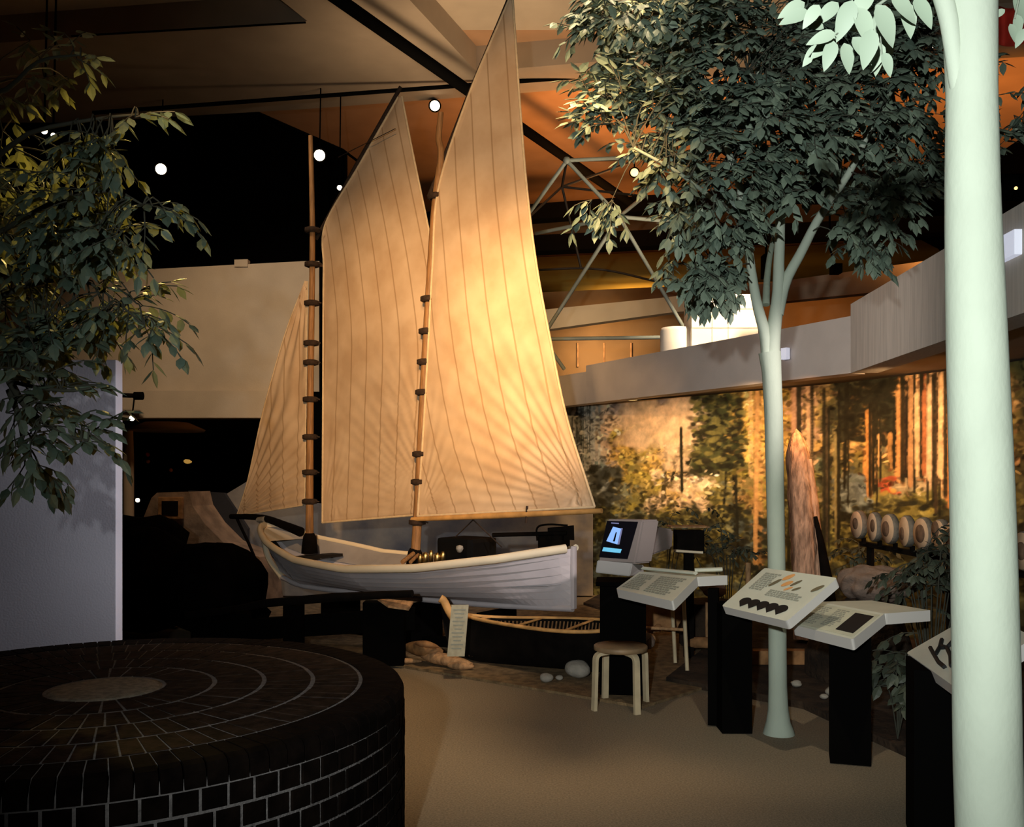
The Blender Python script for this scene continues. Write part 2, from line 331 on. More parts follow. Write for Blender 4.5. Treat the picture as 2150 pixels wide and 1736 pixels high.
# long black pipe and the thick diagonal beam under the ribs
q = MB(); q.tube([P(195, 237, 13.0), P(1262, 158, 13.0)], 0.028); tag(q.build('ceiling_pipe', M['black']), 'thin black pipe running almost level across the ceiling behind the sail tops', 'pipe')
q = MB(); A_, B_ = P(690, -16, 10.2), P(1000, 202, 12.6); q.tube([A_, B_], 0.075, n=6); B2 = P(1330, 430, 16.3); q.tube([B_, B2], 0.07, n=6)
tag(q.build('ceiling_beam', M['black']), 'thick black diagonal beam passing behind the tallest sail tip', 'beam')
q = MB(); q.tube([P(540, 236, 14.2), P(720, 315, 14.2), P(760, 345, 14.2)], 0.02); tag(q.build('ceiling_rod', M['black']), 'short thin dark rod slanting under the brown ceiling left of the fore sail', 'rod')
q = MB(); q.tube([P(150, 76, 11.3), P(642, 47, 11.3)], 0.012); tag(q.build('ceiling_batten', M['black']), 'thin dark batten along the upper left ceiling panel', 'batten')
# far beams, walls
for y0_, y1_, s_, lab in ((427, 459, -0.075, 'upper of two black ceiling beams crossing behind the tube frame'), (493, 527, -0.047, 'lower of two black ceiling beams crossing behind the tube frame')):
    q = MB(); dd = 17.0
    p = [P(850, y0_ + (850 - 1128) * s_, dd), P(2600, y0_ + (2600 - 1128) * s_, dd), P(2600, y1_ + (2600 - 1128) * s_, dd), P(850, y1_ + (850 - 1128) * s_, dd)]
    q.prism(p[::-1], (0, 0.35, 0)); tag(outward(q.build('ceiling_beam', M['black'])), lab, 'beam')
q = MB(); q.box((0, 21.1, 3.8), (24, 0.2, 7.9)); struct(q.build('wall_back', M['back_wall']))
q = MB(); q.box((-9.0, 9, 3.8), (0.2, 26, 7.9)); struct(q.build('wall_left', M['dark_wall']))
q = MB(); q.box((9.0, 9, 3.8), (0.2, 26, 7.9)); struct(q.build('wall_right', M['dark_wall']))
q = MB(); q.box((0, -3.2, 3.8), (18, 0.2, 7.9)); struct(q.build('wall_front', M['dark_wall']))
# black board above the left wall
D = 14.6
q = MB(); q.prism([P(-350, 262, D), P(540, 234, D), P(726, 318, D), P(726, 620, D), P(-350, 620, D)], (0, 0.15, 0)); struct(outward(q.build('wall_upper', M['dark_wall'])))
# pale wall on the left: tall panel, sloping top, fascia, dark opening below
D = 13.0
q = MB(); q.prism([P(-300, 597, D), P(640, 548, D), P(670, 548, D), P(670, 822, D), P(-300, 822, D)], (0, 0.25, 0)); struct(outward(q.build('wall_far_left', M['plaster'])))
q = MB(); q.prism([P(-300, 820, D - .12), P(650, 820, D - .12), P(650, 877, D - .12), P(-300, 877, D - .12)], (0, 0.3, 0)); struct(outward(q.build('trim_3', M['plaster'])))
q = MB(); q.prism([P(492, 545, D - .02), P(520, 544, D - .02), P(520, 560, D - .02), P(492, 560, D - .02)], (0, 0.12, 0)); struct(outward(q.build('trim_4', M['plaster'])))
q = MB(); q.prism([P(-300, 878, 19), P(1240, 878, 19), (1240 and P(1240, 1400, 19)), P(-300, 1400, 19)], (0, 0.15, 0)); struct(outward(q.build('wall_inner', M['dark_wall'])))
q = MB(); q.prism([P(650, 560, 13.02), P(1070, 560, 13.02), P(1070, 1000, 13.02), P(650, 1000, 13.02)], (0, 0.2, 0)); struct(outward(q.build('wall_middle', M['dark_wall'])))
# gallery front and olive cove on the far side
def fpl(pts, th, m, nm):
    q = MB(); q.prism(pts, (0, th, 0)); return struct(outward(q.build(nm, m)))
fpl([P(1000, 664, 16.4), P(1400, 624, 15.6), P(1960, 545, 14.3), P(2500, 470, 13.3), P(2500, 545, 13.3), P(1850, 612, 14.5), P(1400, 657, 15.6), P(1000, 712, 16.4)][::-1], 0.25, M['plaster_dim'], 'trim_5')
q = MB()
pr = [(20.2, 540), (19.4, 560), (19.0, 585), (18.9, 610), (19.2, 632), (19.8, 660)]
q.grid(lambda u, v: P(900 + 1500 * u, interp(range(6), [p[1] for p in pr], v * 5) - (u * 1500 - 230) * 0.045, interp(range(6), [p[0] for p in pr], v * 5)), 30, 15)
struct(q.build('trim_6', M['olive']))
fpl([P(1000, 620, 17.6), P(2300, 560, 17.6), P(2300, 860, 17.6), P(1000, 860, 17.6)], 0.2, M['back_wall'], 'wall_gallery')
for x in (1213, 1268, 1325):
    q = MB(); q.tube([P(x, 720, 17.55), P(x, 770, 17.55)], 0.02, n=6); tag(q.build('wall_batten', M['rustic']), {1213: 'left', 1268: 'middle', 1325: 'right'}[x] + ' of three dark upright battens in the glowing alcove behind the tube frame', 'batten', 'alcove battens')
# booth edge (fascia) and its roof
ZB = 2.60
def FZ(px, d, z): return Vector(((px - HX) / F_PX * d, d, z))
A0 = FZ(1120, 13.35, ZB); A1 = FZ(1786, 8.63, ZB); A2 = Vector((3.02, 6.35, ZB)); A3 = Vector((2.90, 3.2, ZB))
S1 = A0 + (A1 - A0) * 0.235
def wallseg(a, b, z0a, z0b, z1a, z1b, th):
    n = (b - a).cross(Vector((0, 0, 1))).normalized() * -th
    lo = [Vector((a.x, a.y, z0a)), Vector((b.x, b.y, z0b)), Vector((b.x, b.y, z1b)), Vector((a.x, a.y, z1a))]
    q = MB(); q.prism(lo, n); return outward(q.build('trim_7', M['fascia']))
f1 = wallseg(A0, S1, 2.6, 2.6, 3.02, 3.02, 0.2); struct(f1)
f2 = wallseg(S1, A1, 2.6, 2.6, 3.10, 3.13, 0.2); struct(f2); f2.name = 'trim_8'
f3 = wallseg(A1, A3, 2.6, 2.6, 3.24, 3.26, 0.25); f3.data.materials[0] = M['fascia_grain']; struct(f3); f3.name = 'trim_9'
q = MB(); q.prism([(A0.x, A0.y + .1, 2.66), (A1.x + .05, A1.y + .1, 2.66), (A2.x + .1, A2.y, 2.66), (A3.x + .1, A3.y, 2.66), (5.4, 3.2, 2.66), (5.4, 9.2, 2.66), (3.6, 12, 2.66), (A0.x + .3, 14.6, 2.66)], (0, 0, 0.28))
struct(outward(q.build('ceiling', M['plaster_dim'])))
# mural wall: painted forest
mp_ = [(-0.2, 14.3), (1.9, 12.0), (3.3, 10.3), (4.25, 8.6), (4.75, 6.5), (4.9, 3.2)]
mseg = np.cumsum([0] + [math.dist(mp_[i], mp_[i + 1]) for i in range(5)])
def mural_pt(s):
    return interp(mseg, [p[0] for p in mp_], s), interp(mseg, [p[1] for p in mp_], s)
sm = np.linspace(0, mseg[-1], 400); xy = np.array([mural_pt(s) for s in sm])
k_ = np.ones(31) / 31
xs_ = np.convolve(np.pad(xy[:, 0], 15, 'edge'), k_, 'valid'); ys_ = np.convolve(np.pad(xy[:, 1], 15, 'edge'), k_, 'valid')
NU, NV = 860, 340; ZT, Z0 = 2.64, 0.0; KS = 1.39
S = np.linspace(0, mseg[-1], NU); gx = np.interp(S, sm, xs_); gy = np.interp(S, sm, ys_); gz = np.linspace(Z0, ZT, NV)
PXc = HX + F_PX * gx / gy                      # used only to lay the painting out along the wall
# paint on a canvas whose axes are the wall's length and height
W_, H_ = NU, NV; rng = np.random.default_rng(5)
img = np.zeros((H_, W_, 3)); img[:] = (0.060, 0.055, 0.025)
yy, xx = np.mgrid[0:H_, 0:W_]
def ccol(px): return float(np.interp(px, PXc, np.arange(NU)))
def crow(px, py):
    c = int(np.clip(ccol(px), 0, NU - 1)); z = EYE - (py - HY) / F_PX * gy[c]; return (z - Z0) / (ZT - Z0) * (NV - 1)
def dab(cx, cy, rx, ry, ang, col, al):
    rx *= KS; ry *= KS
    R = max(rx, ry) + 1; x0, x1 = int(max(0, cx - R)), int(min(W_, cx + R + 1)); y0, y1 = int(max(0, cy - R)), int(min(H_, cy + R + 1))
    if x1 <= x0 or y1 <= y0: return
    X = xx[y0:y1, x0:x1] - cx; Y = yy[y0:y1, x0:x1] - cy; c, s = math.cos(ang), math.sin(ang)
    u = (X * c + Y * s) / rx; v = (-X * s + Y * c) / ry; m_ = np.clip(1.35 - (u * u + v * v), 0, 1)[..., None] * al
    img[y0:y1, x0:x1] = img[y0:y1, x0:x1] * (1 - m_) + np.array(col) * m_
def region(px0, px1, py0, py1, n, cols, r0, r1, asp=(1, 2.2), ang=None, al=(0.5, 0.95)):
    for _ in range(n):
        px = rng.uniform(px0, px1); py = rng.uniform(py0, py1); r = rng.uniform(r0, r1); c = cols[rng.integers(len(cols))]
        v = rng.uniform(0.7, 1.3); dab(ccol(px), crow(px, py), r, r * rng.uniform(*asp), ang if ang is not None else rng.uniform(0, 3.14), [min(1, x * v) for x in c], rng.uniform(*al))
def stem(px, py0, py1, w0, col, al=0.9, lean=0, w1=None):
    n = 60
    for k in range(n):
        t = k / (n - 1); p = px + lean * t; y = py0 + (py1 - py0) * t; v = rng.uniform(0.75, 1.2)
        dab(ccol(p) + rng.normal() * .25, crow(p, y), (w0 + ((w1 or w0) - w0) * t), 3.2, 0, [x * v for x in col], al)
YG, OL, DK, BL, GD, CR = (0.34, 0.27, 0.05), (0.17, 0.15, 0.045), (0.022, 0.020, 0.010), (0.13, 0.16, 0.13), (0.62, 0.38, 0.09), (0.80, 0.58, 0.36)
region(1130, 2150, 700, 1260, 1600, [DK, OL, (0.08, .075, .03)], 4, 12)
region(1180, 1300, 845, 1060, 260, [(0.30, .30, .25), (0.22, .25, .22), BL], 4, 9)
region(1290, 1500, 830, 960, 200, [CR, (0.7, .45, .28), (0.85, .62, .36)], 8, 16)
region(1300, 1440, 830, 865, 50, [(0.25, .20, .17), (0.4, .3, .25)], 5, 10)
region(1290, 1560, 900, 1010, 380, [YG, GD, (0.5, .34, .08), OL], 2.5, 6)
region(1290, 1600, 1000, 1110, 420, [YG, OL, DK, (0.3, .22, .06), BL], 2.5, 6)
region(1380, 1480, 930, 1060, 60, [(0.75, .48, .16), CR], 4, 8)
region(1455, 1560, 820, 990, 330, [DK, OL, (0.06, .07, .03), (0.10, .11, .05)], 3, 7)
region(1550, 1660, 810, 960, 300, [GD, (0.8, .5, .13), YG, (0.45, .26, .06)], 3, 8)
region(1560, 1620, 960, 1190, 200, [(0.35, .2, .07), OL, YG], 3, 6)
region(1200, 1620, 1090, 1240, 650, [DK, DK, OL, (0.14, .13, .04), BL], 2.5, 6)
for k in range(26): stem(rng.uniform(1185, 1262), 845, rng.uniform(930, 1030), rng.uniform(.4, 1.0), (0.40, .38, .30) if k % 3 else (0.05, .05, .035), 0.7)
for px, y0, y1, w_, c, l in [(1430, 930, 1010, 1.2, DK, -20), (1455, 950, 1000, .9, DK, -25), (1400, 890, 1060, 2.0, (0.05, .04, .015), -8), (1540, 1000, 1200, 1.1, DK, 6), (1525, 990, 1130, .8, DK, -10),
                          (1590, 830, 1190, 3.2, (0.50, .27, .09), 4), (1575, 815, 1000, 1.6, (0.72, .46, .18), 2), (1617, 830, 1180, 1.6, (0.30, .16, .05), 2)]:
    stem(px, y0, y1, w_, c, 0.85, l)
# right of the slim tree: trunks
region(1655, 1800, 790, 960, 240, [(0.34, .22, .07), OL, DK, (0.5, .34, .12), (.42, .26, .16)], 3, 8)
region(1655, 2010, 960, 1240, 520, [DK, DK, OL, (0.10, .12, .07), (0.22, .19, .06)], 3, 8)
region(1760, 1860, 780, 930, 300, [DK, (0.05, .055, .03), OL], 3, 8)
region(1800, 1900, 830, 960, 130, [(0.20, .22, .17), YG, (0.55, .34, .12)], 3, 6)
region(1880, 2100, 780, 1020, 300, [(0.30, .17, .06), DK, OL, (0.45, .28, .12)], 3, 8)
tr = [(1672, 800, 1010, 4, (0.45, .27, .17)), (1700, 800, 1180, 3, (0.55, .36, .20)), (1735, 860, 1150, 2, (0.07, .05, .025)), (1755, 900, 1150, 2.4, (0.24, .20, .08)), (1776, 800, 1060, 1.6, DK),
      (1822, 850, 1040, 2.6, (0.62, .30, .08)), (1836, 830, 1060, 1.4, DK), (1843, 860, 1010, 1.0, (0.65, .4, .15)), (1872, 860, 980, 2.0, (0.4, .22, .07)), (1890, 780, 1010, 3.2, (0.68, .34, .11)),
      (1903, 800, 1020, 2.0, (0.03, .02, .012)), (1915, 780, 1030, 2.0, (0.50, .27, .11)), (1930, 780, 1000, 3.0, (0.75, .50, .24)), (1943, 780, 1050, 2.0, (0.40, .14, .05)), (1955, 790, 1060, 2.6, (0.78, .52, .27)),
      (1968, 780, 1080, 1.6, (0.06, .04, .02)), (1980, 780, 1040, 3.0, (0.8, .52, .25)), (1996, 780, 1060, 2.5, (0.58, .26, .08)), (2012, 780, 1080, 3, (0.3, .15, .06)), (2040, 780, 1080, 3, (0.6, .36, .15)), (2075, 780, 1080, 3, (0.5, .3, .12))]
for px, y0, y1, w_, c in tr: stem(px, y0, y1, w_, c, 0.85, rng.uniform(-4, 4)); stem(px + 5, y0, y1, w_ * .5, DK, 0.6)
stem(1870, 860, 925, 1.2, (0.5, .26, .09), .8, -18)
region(1855, 1885, 1005, 1035, 26, [(0.5, .10, .04)], 2, 4); region(1885, 1940, 1010, 1060, 60, [(0.55, .42, .22), (0.4, .33, .18)], 2, 5, (1, 1.5))
region(1840, 1960, 1040, 1085, 90, [(0.3, .28, .09), OL, YG], 2, 5); region(1770, 1810, 1000, 1070, 70, [BL, (0.16, .19, .17)], 2, 5)
region(1930, 2010, 1120, 1250, 200, [DK, BL, (0.2, .22, .19), DK], 1.5, 4); region(1740, 1900, 1090, 1200, 200, [DK, (0.22, .2, .05), OL], 2, 5)
# fine broken brushwork over everything: short strokes lifted from the colours nearby, darker and lighter
for _ in range(15000):
    cx, cy = rng.uniform(0, W_ - 1), rng.uniform(0, H_ - 1); c = img[int(cy), int(cx)]
    v = rng.choice([.18, .45, .7, 1.35, 1.7]); dab(cx + rng.normal() * 5, cy + rng.normal() * 5, rng.uniform(.7, 2.1), rng.uniform(1.2, 3.6), rng.normal() * .7, np.clip(c * v, 0, .9), .8)
region(1310, 1470, 838, 930, 130, [CR, (0.78, .52, .30)], 3, 8, al=(.35, .6)); region(1400, 1450, 930, 985, 26, [CR], 2, 5, al=(.3, .6))
region(1455, 1560, 825, 985, 420, [DK, DK, (0.05, .055, .02), OL], 1, 3.2, al=(.7, 1)); region(1765, 1880, 780, 925, 380, [DK, DK, (0.03, .03, .015)], 1, 3.4, al=(.7, 1))
region(1210, 1620, 1060, 1230, 380, [DK, (0.03, .03, .015)], 1, 3, al=(.6, 1)); region(1655, 2010, 1050, 1240, 380, [DK, (0.03, .03, .015)], 1, 3, al=(.6, 1)); region(1240, 1300, 980, 1060, 90, [DK, (.07, .07, .05)], 2, 4, al=(.6, 1))
for px, y0, y1, w_, c in tr: stem(px + rng.normal() * 2, y0 + rng.uniform(0, 60), y1 - rng.uniform(0, 60), w_ * .7, c, 0.75, rng.uniform(-4, 4)); stem(px + 5, y0, y1, w_ * .45, DK, 0.7)
for px, y0, y1, w_, c in ((1590, 820, 1180, 1.6, (0.62, .34, .12)), (1660, 940, 1190, 1.2, DK), (1730, 820, 1160, 1.3, DK), (1762, 820, 1160, 1.0, DK), (1430, 900, 1030, 1.2, DK), (1545, 1000, 1190, 1.0, DK)): stem(px, y0, y1, w_, c, .8, rng.uniform(-6, 6))
X = np.tile(gx, (NV, 1)); Y = np.tile(gy, (NV, 1)); Z = np.tile(gz[:, None], (1, NU))
V = np.stack([X, Y, Z], -1).reshape(-1, 3); idx = np.arange(NU * NV).reshape(NV, NU)
Fq = np.stack([idx[:-1, :-1], idx[1:, :-1], idx[1:, 1:], idx[:-1, 1:]], -1).reshape(-1, 4)
me = bpy.data.meshes.new('mural_painting'); me.from_pydata(V.tolist(), [], Fq.tolist())
ca = me.color_attributes.new('paint', 'FLOAT_COLOR', 'POINT')
ca.data.foreach_set('color', np.concatenate([img.reshape(-1, 3), np.ones((NU * NV, 1))], 1).astype(np.float32).ravel())
mm = bpy.data.materials.new('painted_forest'); mm.use_nodes = True; nt = mm.node_tree; bs = nt.nodes['Principled BSDF']
at = nt.nodes.new('ShaderNodeVertexColor'); at.layer_name = 'paint'; tcm = nt.nodes.new('ShaderNodeTexCoord'); nzm = nt.nodes.new('ShaderNodeTexNoise'); nzm.inputs['Scale'].default_value = 9; nzm.inputs['Detail'].default_value = 8
nt.links.new(tcm.outputs['Object'], nzm.inputs['Vector'])
rp = nt.nodes.new('ShaderNodeMapRange'); rp.inputs['From Min'].default_value = .3; rp.inputs['From Max'].default_value = .7; rp.inputs['To Min'].default_value = .7; rp.inputs['To Max'].default_value = 1.25
nt.links.new(nzm.outputs[0], rp.inputs['Value'])
mxm = nt.nodes.new('ShaderNodeVectorMath'); mxm.operation = 'SCALE'; nt.links.new(at.outputs[0], mxm.inputs[0]); nt.links.new(rp.outputs[0], mxm.inputs['Scale']); nt.links.new(mxm.outputs[0], bs.inputs['Base Color'])
bs.inputs['Roughness'].default_value = .85; bs.inputs['Specular IOR Level'].default_value = .15; me.materials.append(mm)
for p_ in me.polygons: p_.use_smooth = True
mo = bpy.data.objects.new('forest_mural', me); C.objects.link(mo)
tag(mo, 'long curved wall painting of a sunlit forest under the pale booth edge', 'mural')
pts = [Vector((gx[i], gy[i], 0)) for i in range(0, NU, 20)] + [Vector((gx[-1], gy[-1], 0))]
q = MB()
for i in range(len(pts) - 1):
    n = (pts[i + 1] - pts[i]).cross(Vector((0, 0, 1))).normalized() * -0.02
    off = n / n.length
    a, b = pts[i] + off * 0.02, pts[i + 1] + off * 0.02
    q.prism([a, b, b + Vector((0, 0, ZT)), a + Vector((0, 0, ZT))], off * 0.12)
mw = struct(outward(q.build('wall_right_exhibit', M['dark_wall'])))
# ------------------------------------------------------------------ boat
ST = Vector((0.525, 8.0)); BW = Vector((-2.79, 10.5)); AX = (BW - ST); BL_ = AX.length; AXn = AX.normalized(); SIDE = Vector((-AXn.y, AXn.x))
if SIDE.y > 0: SIDE = -SIDE                       # towards the camera side
def cl(s, off=0.0, z=0.0): p = ST + AX * s + SIDE * off; return Vector((p.x, p.y, z))
def s_at(px):                                     # where a sight column meets the boat's centreline
    k = (px - HX) / F_PX; return (k * ST.y - ST.x) / (AX.x - k * AX.y)
def CP(px, py):                                   # point of the photograph on the boat's centre plane
    s = s_at(px); d = ST.y + AX.y * s; return P(px, py, d)
def beam(s): return 0.72 * (max(0.0, math.sin(math.pi * (s ** 0.93)))) ** 0.62
def sheer(s): return interp([0, .12, .3, .5, .7, .88, 1], [1.02, .925, .82, .77, .805, .935, 1.09], s)
def keelz(s): return interp([0, .04, .5, .85, .94, 1], [.53, .50, .46, .47, .60, 1.02], s)
boat = empty('sailing_boat', cl(.5, 0, .44), 'white clinker sailing boat with two masts on a dark stand', 'boat')
NS, NG = 60, 9
def hull_pt(s, g, side, inset=0.0):
    b = max(beam(s) - inset, 0.0); z1, z0 = sheer(s), keelz(s) + inset * .6
    k = g ** 0.55 if s > .05 else g ** 0.6
    full = interp([0, .15, .5, .85, 1], [1.25, .75, .48, .75, 1.3], s)
    hb = b * (g ** full)
    rake = interp([0, .05, .95, 1], [0, 0, 0, 0], s)
    return cl(s + rake, side * hb, z0 + (z1 - z0) * g)
h = MB()
NP = 7                                            # lapped strakes: each plank's lower edge stands proud of the next
for side in (1, -1):
    for k in range(NP):
        g0, g1 = k / NP, (k + 1) / NP
        for i in range(NS):
            s0, s1 = i / NS, (i + 1) / NS
            lap = lambda s: 0.026 * min(1, min(s, 1 - s) * 12)
            def pt(s, g, o): p = hull_pt(s, g, side); p += Vector((SIDE.x, SIDE.y, 0)) * side * o; return p
            a, b = pt(s0, g0, lap(s0)), pt(s1, g0, lap(s1)); c, d = pt(s1, g1, 0), pt(s0, g1, 0)
            h.add([a, b, c, d], [(0, 1, 2, 3)], 0)
            if k > 0: a2, b2 = pt(s0, g0, 0), pt(s1, g0, 0); h.add([a2, b2, b, a], [(0, 1, 2, 3)], 0)
h.build('hull', M['hull'], boat)
h = MB()
for side in (1, -1):
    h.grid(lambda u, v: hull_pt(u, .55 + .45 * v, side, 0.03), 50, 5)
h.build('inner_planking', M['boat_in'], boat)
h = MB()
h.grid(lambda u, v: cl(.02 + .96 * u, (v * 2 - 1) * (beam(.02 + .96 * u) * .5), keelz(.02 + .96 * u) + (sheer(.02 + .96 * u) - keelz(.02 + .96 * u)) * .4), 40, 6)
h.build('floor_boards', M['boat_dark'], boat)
h = MB(); path = [cl(t, beam(t) + .008, sheer(t) + .005) for t in np.linspace(0.005, 1, 60)]
h.tube(path, .034, 8, flat=1.15); path = [cl(t, -beam(t) - .008, sheer(t) + .005) for t in np.linspace(0.005, 1, 60)]; h.tube(path, .026, 8, flat=1.15)
h.build('gunwale', M['gunwale'], boat)
h = MB(); h.box(cl(-.002, 0, .77), (.035, .05, .54), rz=math.atan2(AX.y, AX.x), bev=.01); h.build('stern_post', M['hull'], boat)
h = MB(); h.tube(curve_pts([cl(.93, 0, .52), cl(.985, 0, .72), cl(1.005, 0, .95), cl(1.008, 0, 1.13)], 12), .035, 8); h.build('stem_post', M['gunwale'], boat)
h = MB(); h.tube(curve_pts([cl(0, 0, .50), cl(.3, 0, .45), cl(.8, 0, .44), cl(.93, 0, .52)], 14), .03, 6); h.build('keel', M['hull'], boat)
for t in (.28, .60, .80):
    h = MB(); bw = beam(t) * .66; z = sheer(t) - .10
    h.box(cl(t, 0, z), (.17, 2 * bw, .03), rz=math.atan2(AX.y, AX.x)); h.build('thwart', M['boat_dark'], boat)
h = MB()
h.grid(lambda u, v: cl(.90 + .1 * u, (v * 2 - 1) * beam(.90 + .1 * u), sheer(.9 + .1 * u) - .02), 8, 6); h.build('fore_deck', M['gunwale'], boat)
# masts with lacing
def mast(name, pts, r0, r1, rings, knob=True):
    pth = curve_pts(pts, 30); n = len(pth)
    q = MB(); q.tube(pth, [r0 + (r1 - r0) * i / (n - 1) for i in range(n)], 12); o = q.build(name, M['mast'], boat)
    for y in rings:
        i = min(range(n), key=lambda k: abs(HY - (pth[k].z - EYE) / pth[k].y * F_PX - y)); c = pth[i]
        l = MB(); l.lathe(c, [(r0 * 1.15, -.03), (r0 * 1.75, -.02), (r0 * 1.75, .02), (r0 * 1.15, .03)], 12)
        l.tube([c + Vector((.03, -.04, .02)), c + Vector((.11, -.03, -.005))], .009, 6); l.build('lacing', M['rope'], o)
    return o, pth
fm, fpath = mast('fore_mast', [CP(650, 1150), CP(650, 1065), CP(652, 800), CP(656, 500), CP(652, 285)], .048, .024, [500, 565, 632, 703, 775, 852, 925, 993, 1062])
mm_, mpath = mast('main_mast', [CP(871, 1185), CP(878, 1060), CP(893, 760), CP(912, 450), CP(926, 330), CP(921, 290), CP(926, 236)], .048, .026, [405, 630, 700, 768, 850, 935, 1012, 1088])
for pth, nm in ((fpath, 'mast_foot'), (mpath, 'mast_foot')):
    q = MB(); c = pth[0]; q.lathe(c, [(.0, -.06), (.09, -.06), (.085, .02), (.07, .12), (.05, .16)], 14); q.build('mast_foot', M['tar'], boat)
def to_side(p, o): return p + Vector((SIDE.x, SIDE.y, 0)) * o
def sail(name, left, right, bul, wr, lab, seam_off=0.0, nu=120, nv=200, off=0.0, edge=.012):
    L = curve_pts(left, 60); R = curve_pts(right, 60); H_ = len(L) - 1
    Lz = np.array([[*p] for p in L]); Rz = np.array([[*p] for p in R]); t = np.linspace(0, 1, H_ + 1)
    def at(A, v): return Vector([float(np.interp(v, t, A[:, k])) for k in range(3)])
    nrm = Vector((SIDE.x, SIDE.y, 0))
    ks = [at(Lz, 0), at(Rz, 0), at(Lz, 1)]
    def fn(u, v):
        a, b = at(Lz, v), at(Rz, v); p = a.lerp(b, u)
        wv = bul * math.sin(math.pi * u) * math.sin(math.pi * min(1, v * 1.15 + .05)) * (b - a).length
        d = 0
        for (c, amp, fr, reach, ph) in wr:
            c = ks[c] if isinstance(c, int) else c
            dx = (p - c); r = dx.length; hor = dx.dot(Vector((AXn.x, AXn.y, 0))); an = math.atan2(dx.z, hor)
            d += amp * math.sin(fr * an + ph + math.sin(an * 7 + ph) * 1.2) * math.exp(-r / reach) * min(1, r / .12)
        d += .006 * math.sin(p.z * 2.2 + u * 5)
        e = min(1, min(u, 1 - u) * 14 + .15)
        return p + nrm * (wv + d * e + off)
    def uvf(u, v):
        a, b = at(Lz, v), at(Rz, v); return ((b - a.lerp(b, u)).length + seam_off, v)
    q = MB(); q.grid(fn, nu, nv, uvfn=uvf); o = q.build(name, M['sail'], boat)
    md = o.modifiers.new('thick', 'SOLIDIFY'); md.thickness = 0.004
    hm = MB()
    hm.tube([fn(1, i / 60) for i in range(61)], edge, 6); hm.tube([fn(i / 40, 0) for i in range(41)], edge, 6); hm.tube([fn(0, i / 60) for i in range(61)], edge, 6)
    hm.build('bolt_rope', M['canvas_edge'], o)
    return fn
M['canvas_edge'] = mat('canvas_hem', (0.66, 0.50, 0.30), 0.9, 0.1, 20)
M['canvas_edge2'] = M['canvas_edge']
# main sail (bent to mast, yard and boom)
sail('main_sail', [CP(883, 1083), CP(893, 930), CP(903, 760), CP(914, 560), CP(926, 400), CP(985, 215), CP(1075, 2)][::1],
     [CP(1254, 1064), CP(1196, 880), CP(1160, 712), CP(1132, 560), CP(1112, 400), CP(1097, 220), CP(1082, 2)], .035,
     [(1, .013, 62, 1.1, 0), (0, .009, 46, .55, 1), (1, .003, 23, 2.2, 1)], 'main', nu=150, nv=230, off=.04)
sail('fore_sail', [CP(662, 1098), CP(663, 900), CP(664, 700), CP(665, 560), CP(668, 468), CP(740, 340), CP(822, 196)],
     [CP(905, 1078), CP(917, 900), CP(922, 740), CP(905, 590), CP(886, 480), CP(853, 320), CP(829, 196)], .03,
     [(1, .012, 60, .8, 2), (0, .007, 48, .5, 0), (Vector(CP(880, 900)), .005, 40, .6, 1)], 'fore', nu=120, nv=190, off=-.10)
sail('jib', [CP(497, 1083), CP(522, 1000), CP(548, 880), CP(575, 780), CP(604, 685), CP(641, 590)],
     [CP(640, 1060), CP(641, 980), CP(642, 880), CP(643, 780), CP(644, 690), CP(646, 590)], .02,
     [(0, .020, 60, 1.2, 0), (2, .012, 40, 1.8, 1)], 'jib', nu=90, nv=150, off=.0, edge=.008)
def spar(name, a, b, r0, r1, m=None, par=None):
    q = MB(); pth = [a.lerp(b, i / 12) for i in range(13)]; q.tube(pth, [r0 + (r1 - r0) * abs(i / 6 - 1) for i in range(13)], 10); return q.build(name, m or M['mast'], par or boat)
o_b = .0
spar('yard', to_side(CP(896, 412), -.03), to_side(CP(1072, -22), -.03), .034, .022, M['rope'])
spar('yard', to_side(CP(646, 497), -.12), to_side(CP(824, 174), -.12), .030, .020, M['rope'])
bo = spar('boom', to_side(CP(872, 1090), .05), to_side(CP(1270, 1072), .05), .030, .022, M['boom'])
q = MB(); q.tube([to_side(CP(1115, 1062), .06), to_side(CP(1113, 1098), .06)], .012, 6); q.build('boom_tie', M['rope'], bo)
q = MB(); q.tube(curve_pts([CP(485, 1084), CP(550, 1087), CP(600, 1104), CP(632, 1117)], 12), [.03 + .002 * i for i in range(13)], 10); bs_ = q.build('bowsprit', M['tar'], boat)
q = MB(); q.tube([CP(548, 1091), CP(560, 1090)], .075, 10, flat=.5); q.lathe(CP(556, 1089), [(0, .03), (.04, .02), (.05, 0), (.04, -.03), (0, -.04)], 12); q.build('cleat', M['stone'], bs_)
q = MB(); q.tube([CP(497, 1088), to_side(CP(522, 1140), 0), to_side(CP(549, 1205), 0)], .017, 8); q.build('bobstay', M['tar'], boat)
q = MB(); q.tube([to_side(CP(1010, 1078), .02), to_side(CP(940, 1130), -.1)], .006, 5); q.tube([to_side(CP(985, 1080), .02), to_side(CP(1040, 1150), -.1)], .006, 5); q.tube([CP(905, 1080), CP(925, 240)], .006, 5); q.tube([CP(830, 270), CP(710, 330)], .004, 5); q.build('rigging', M['rope'], boat)
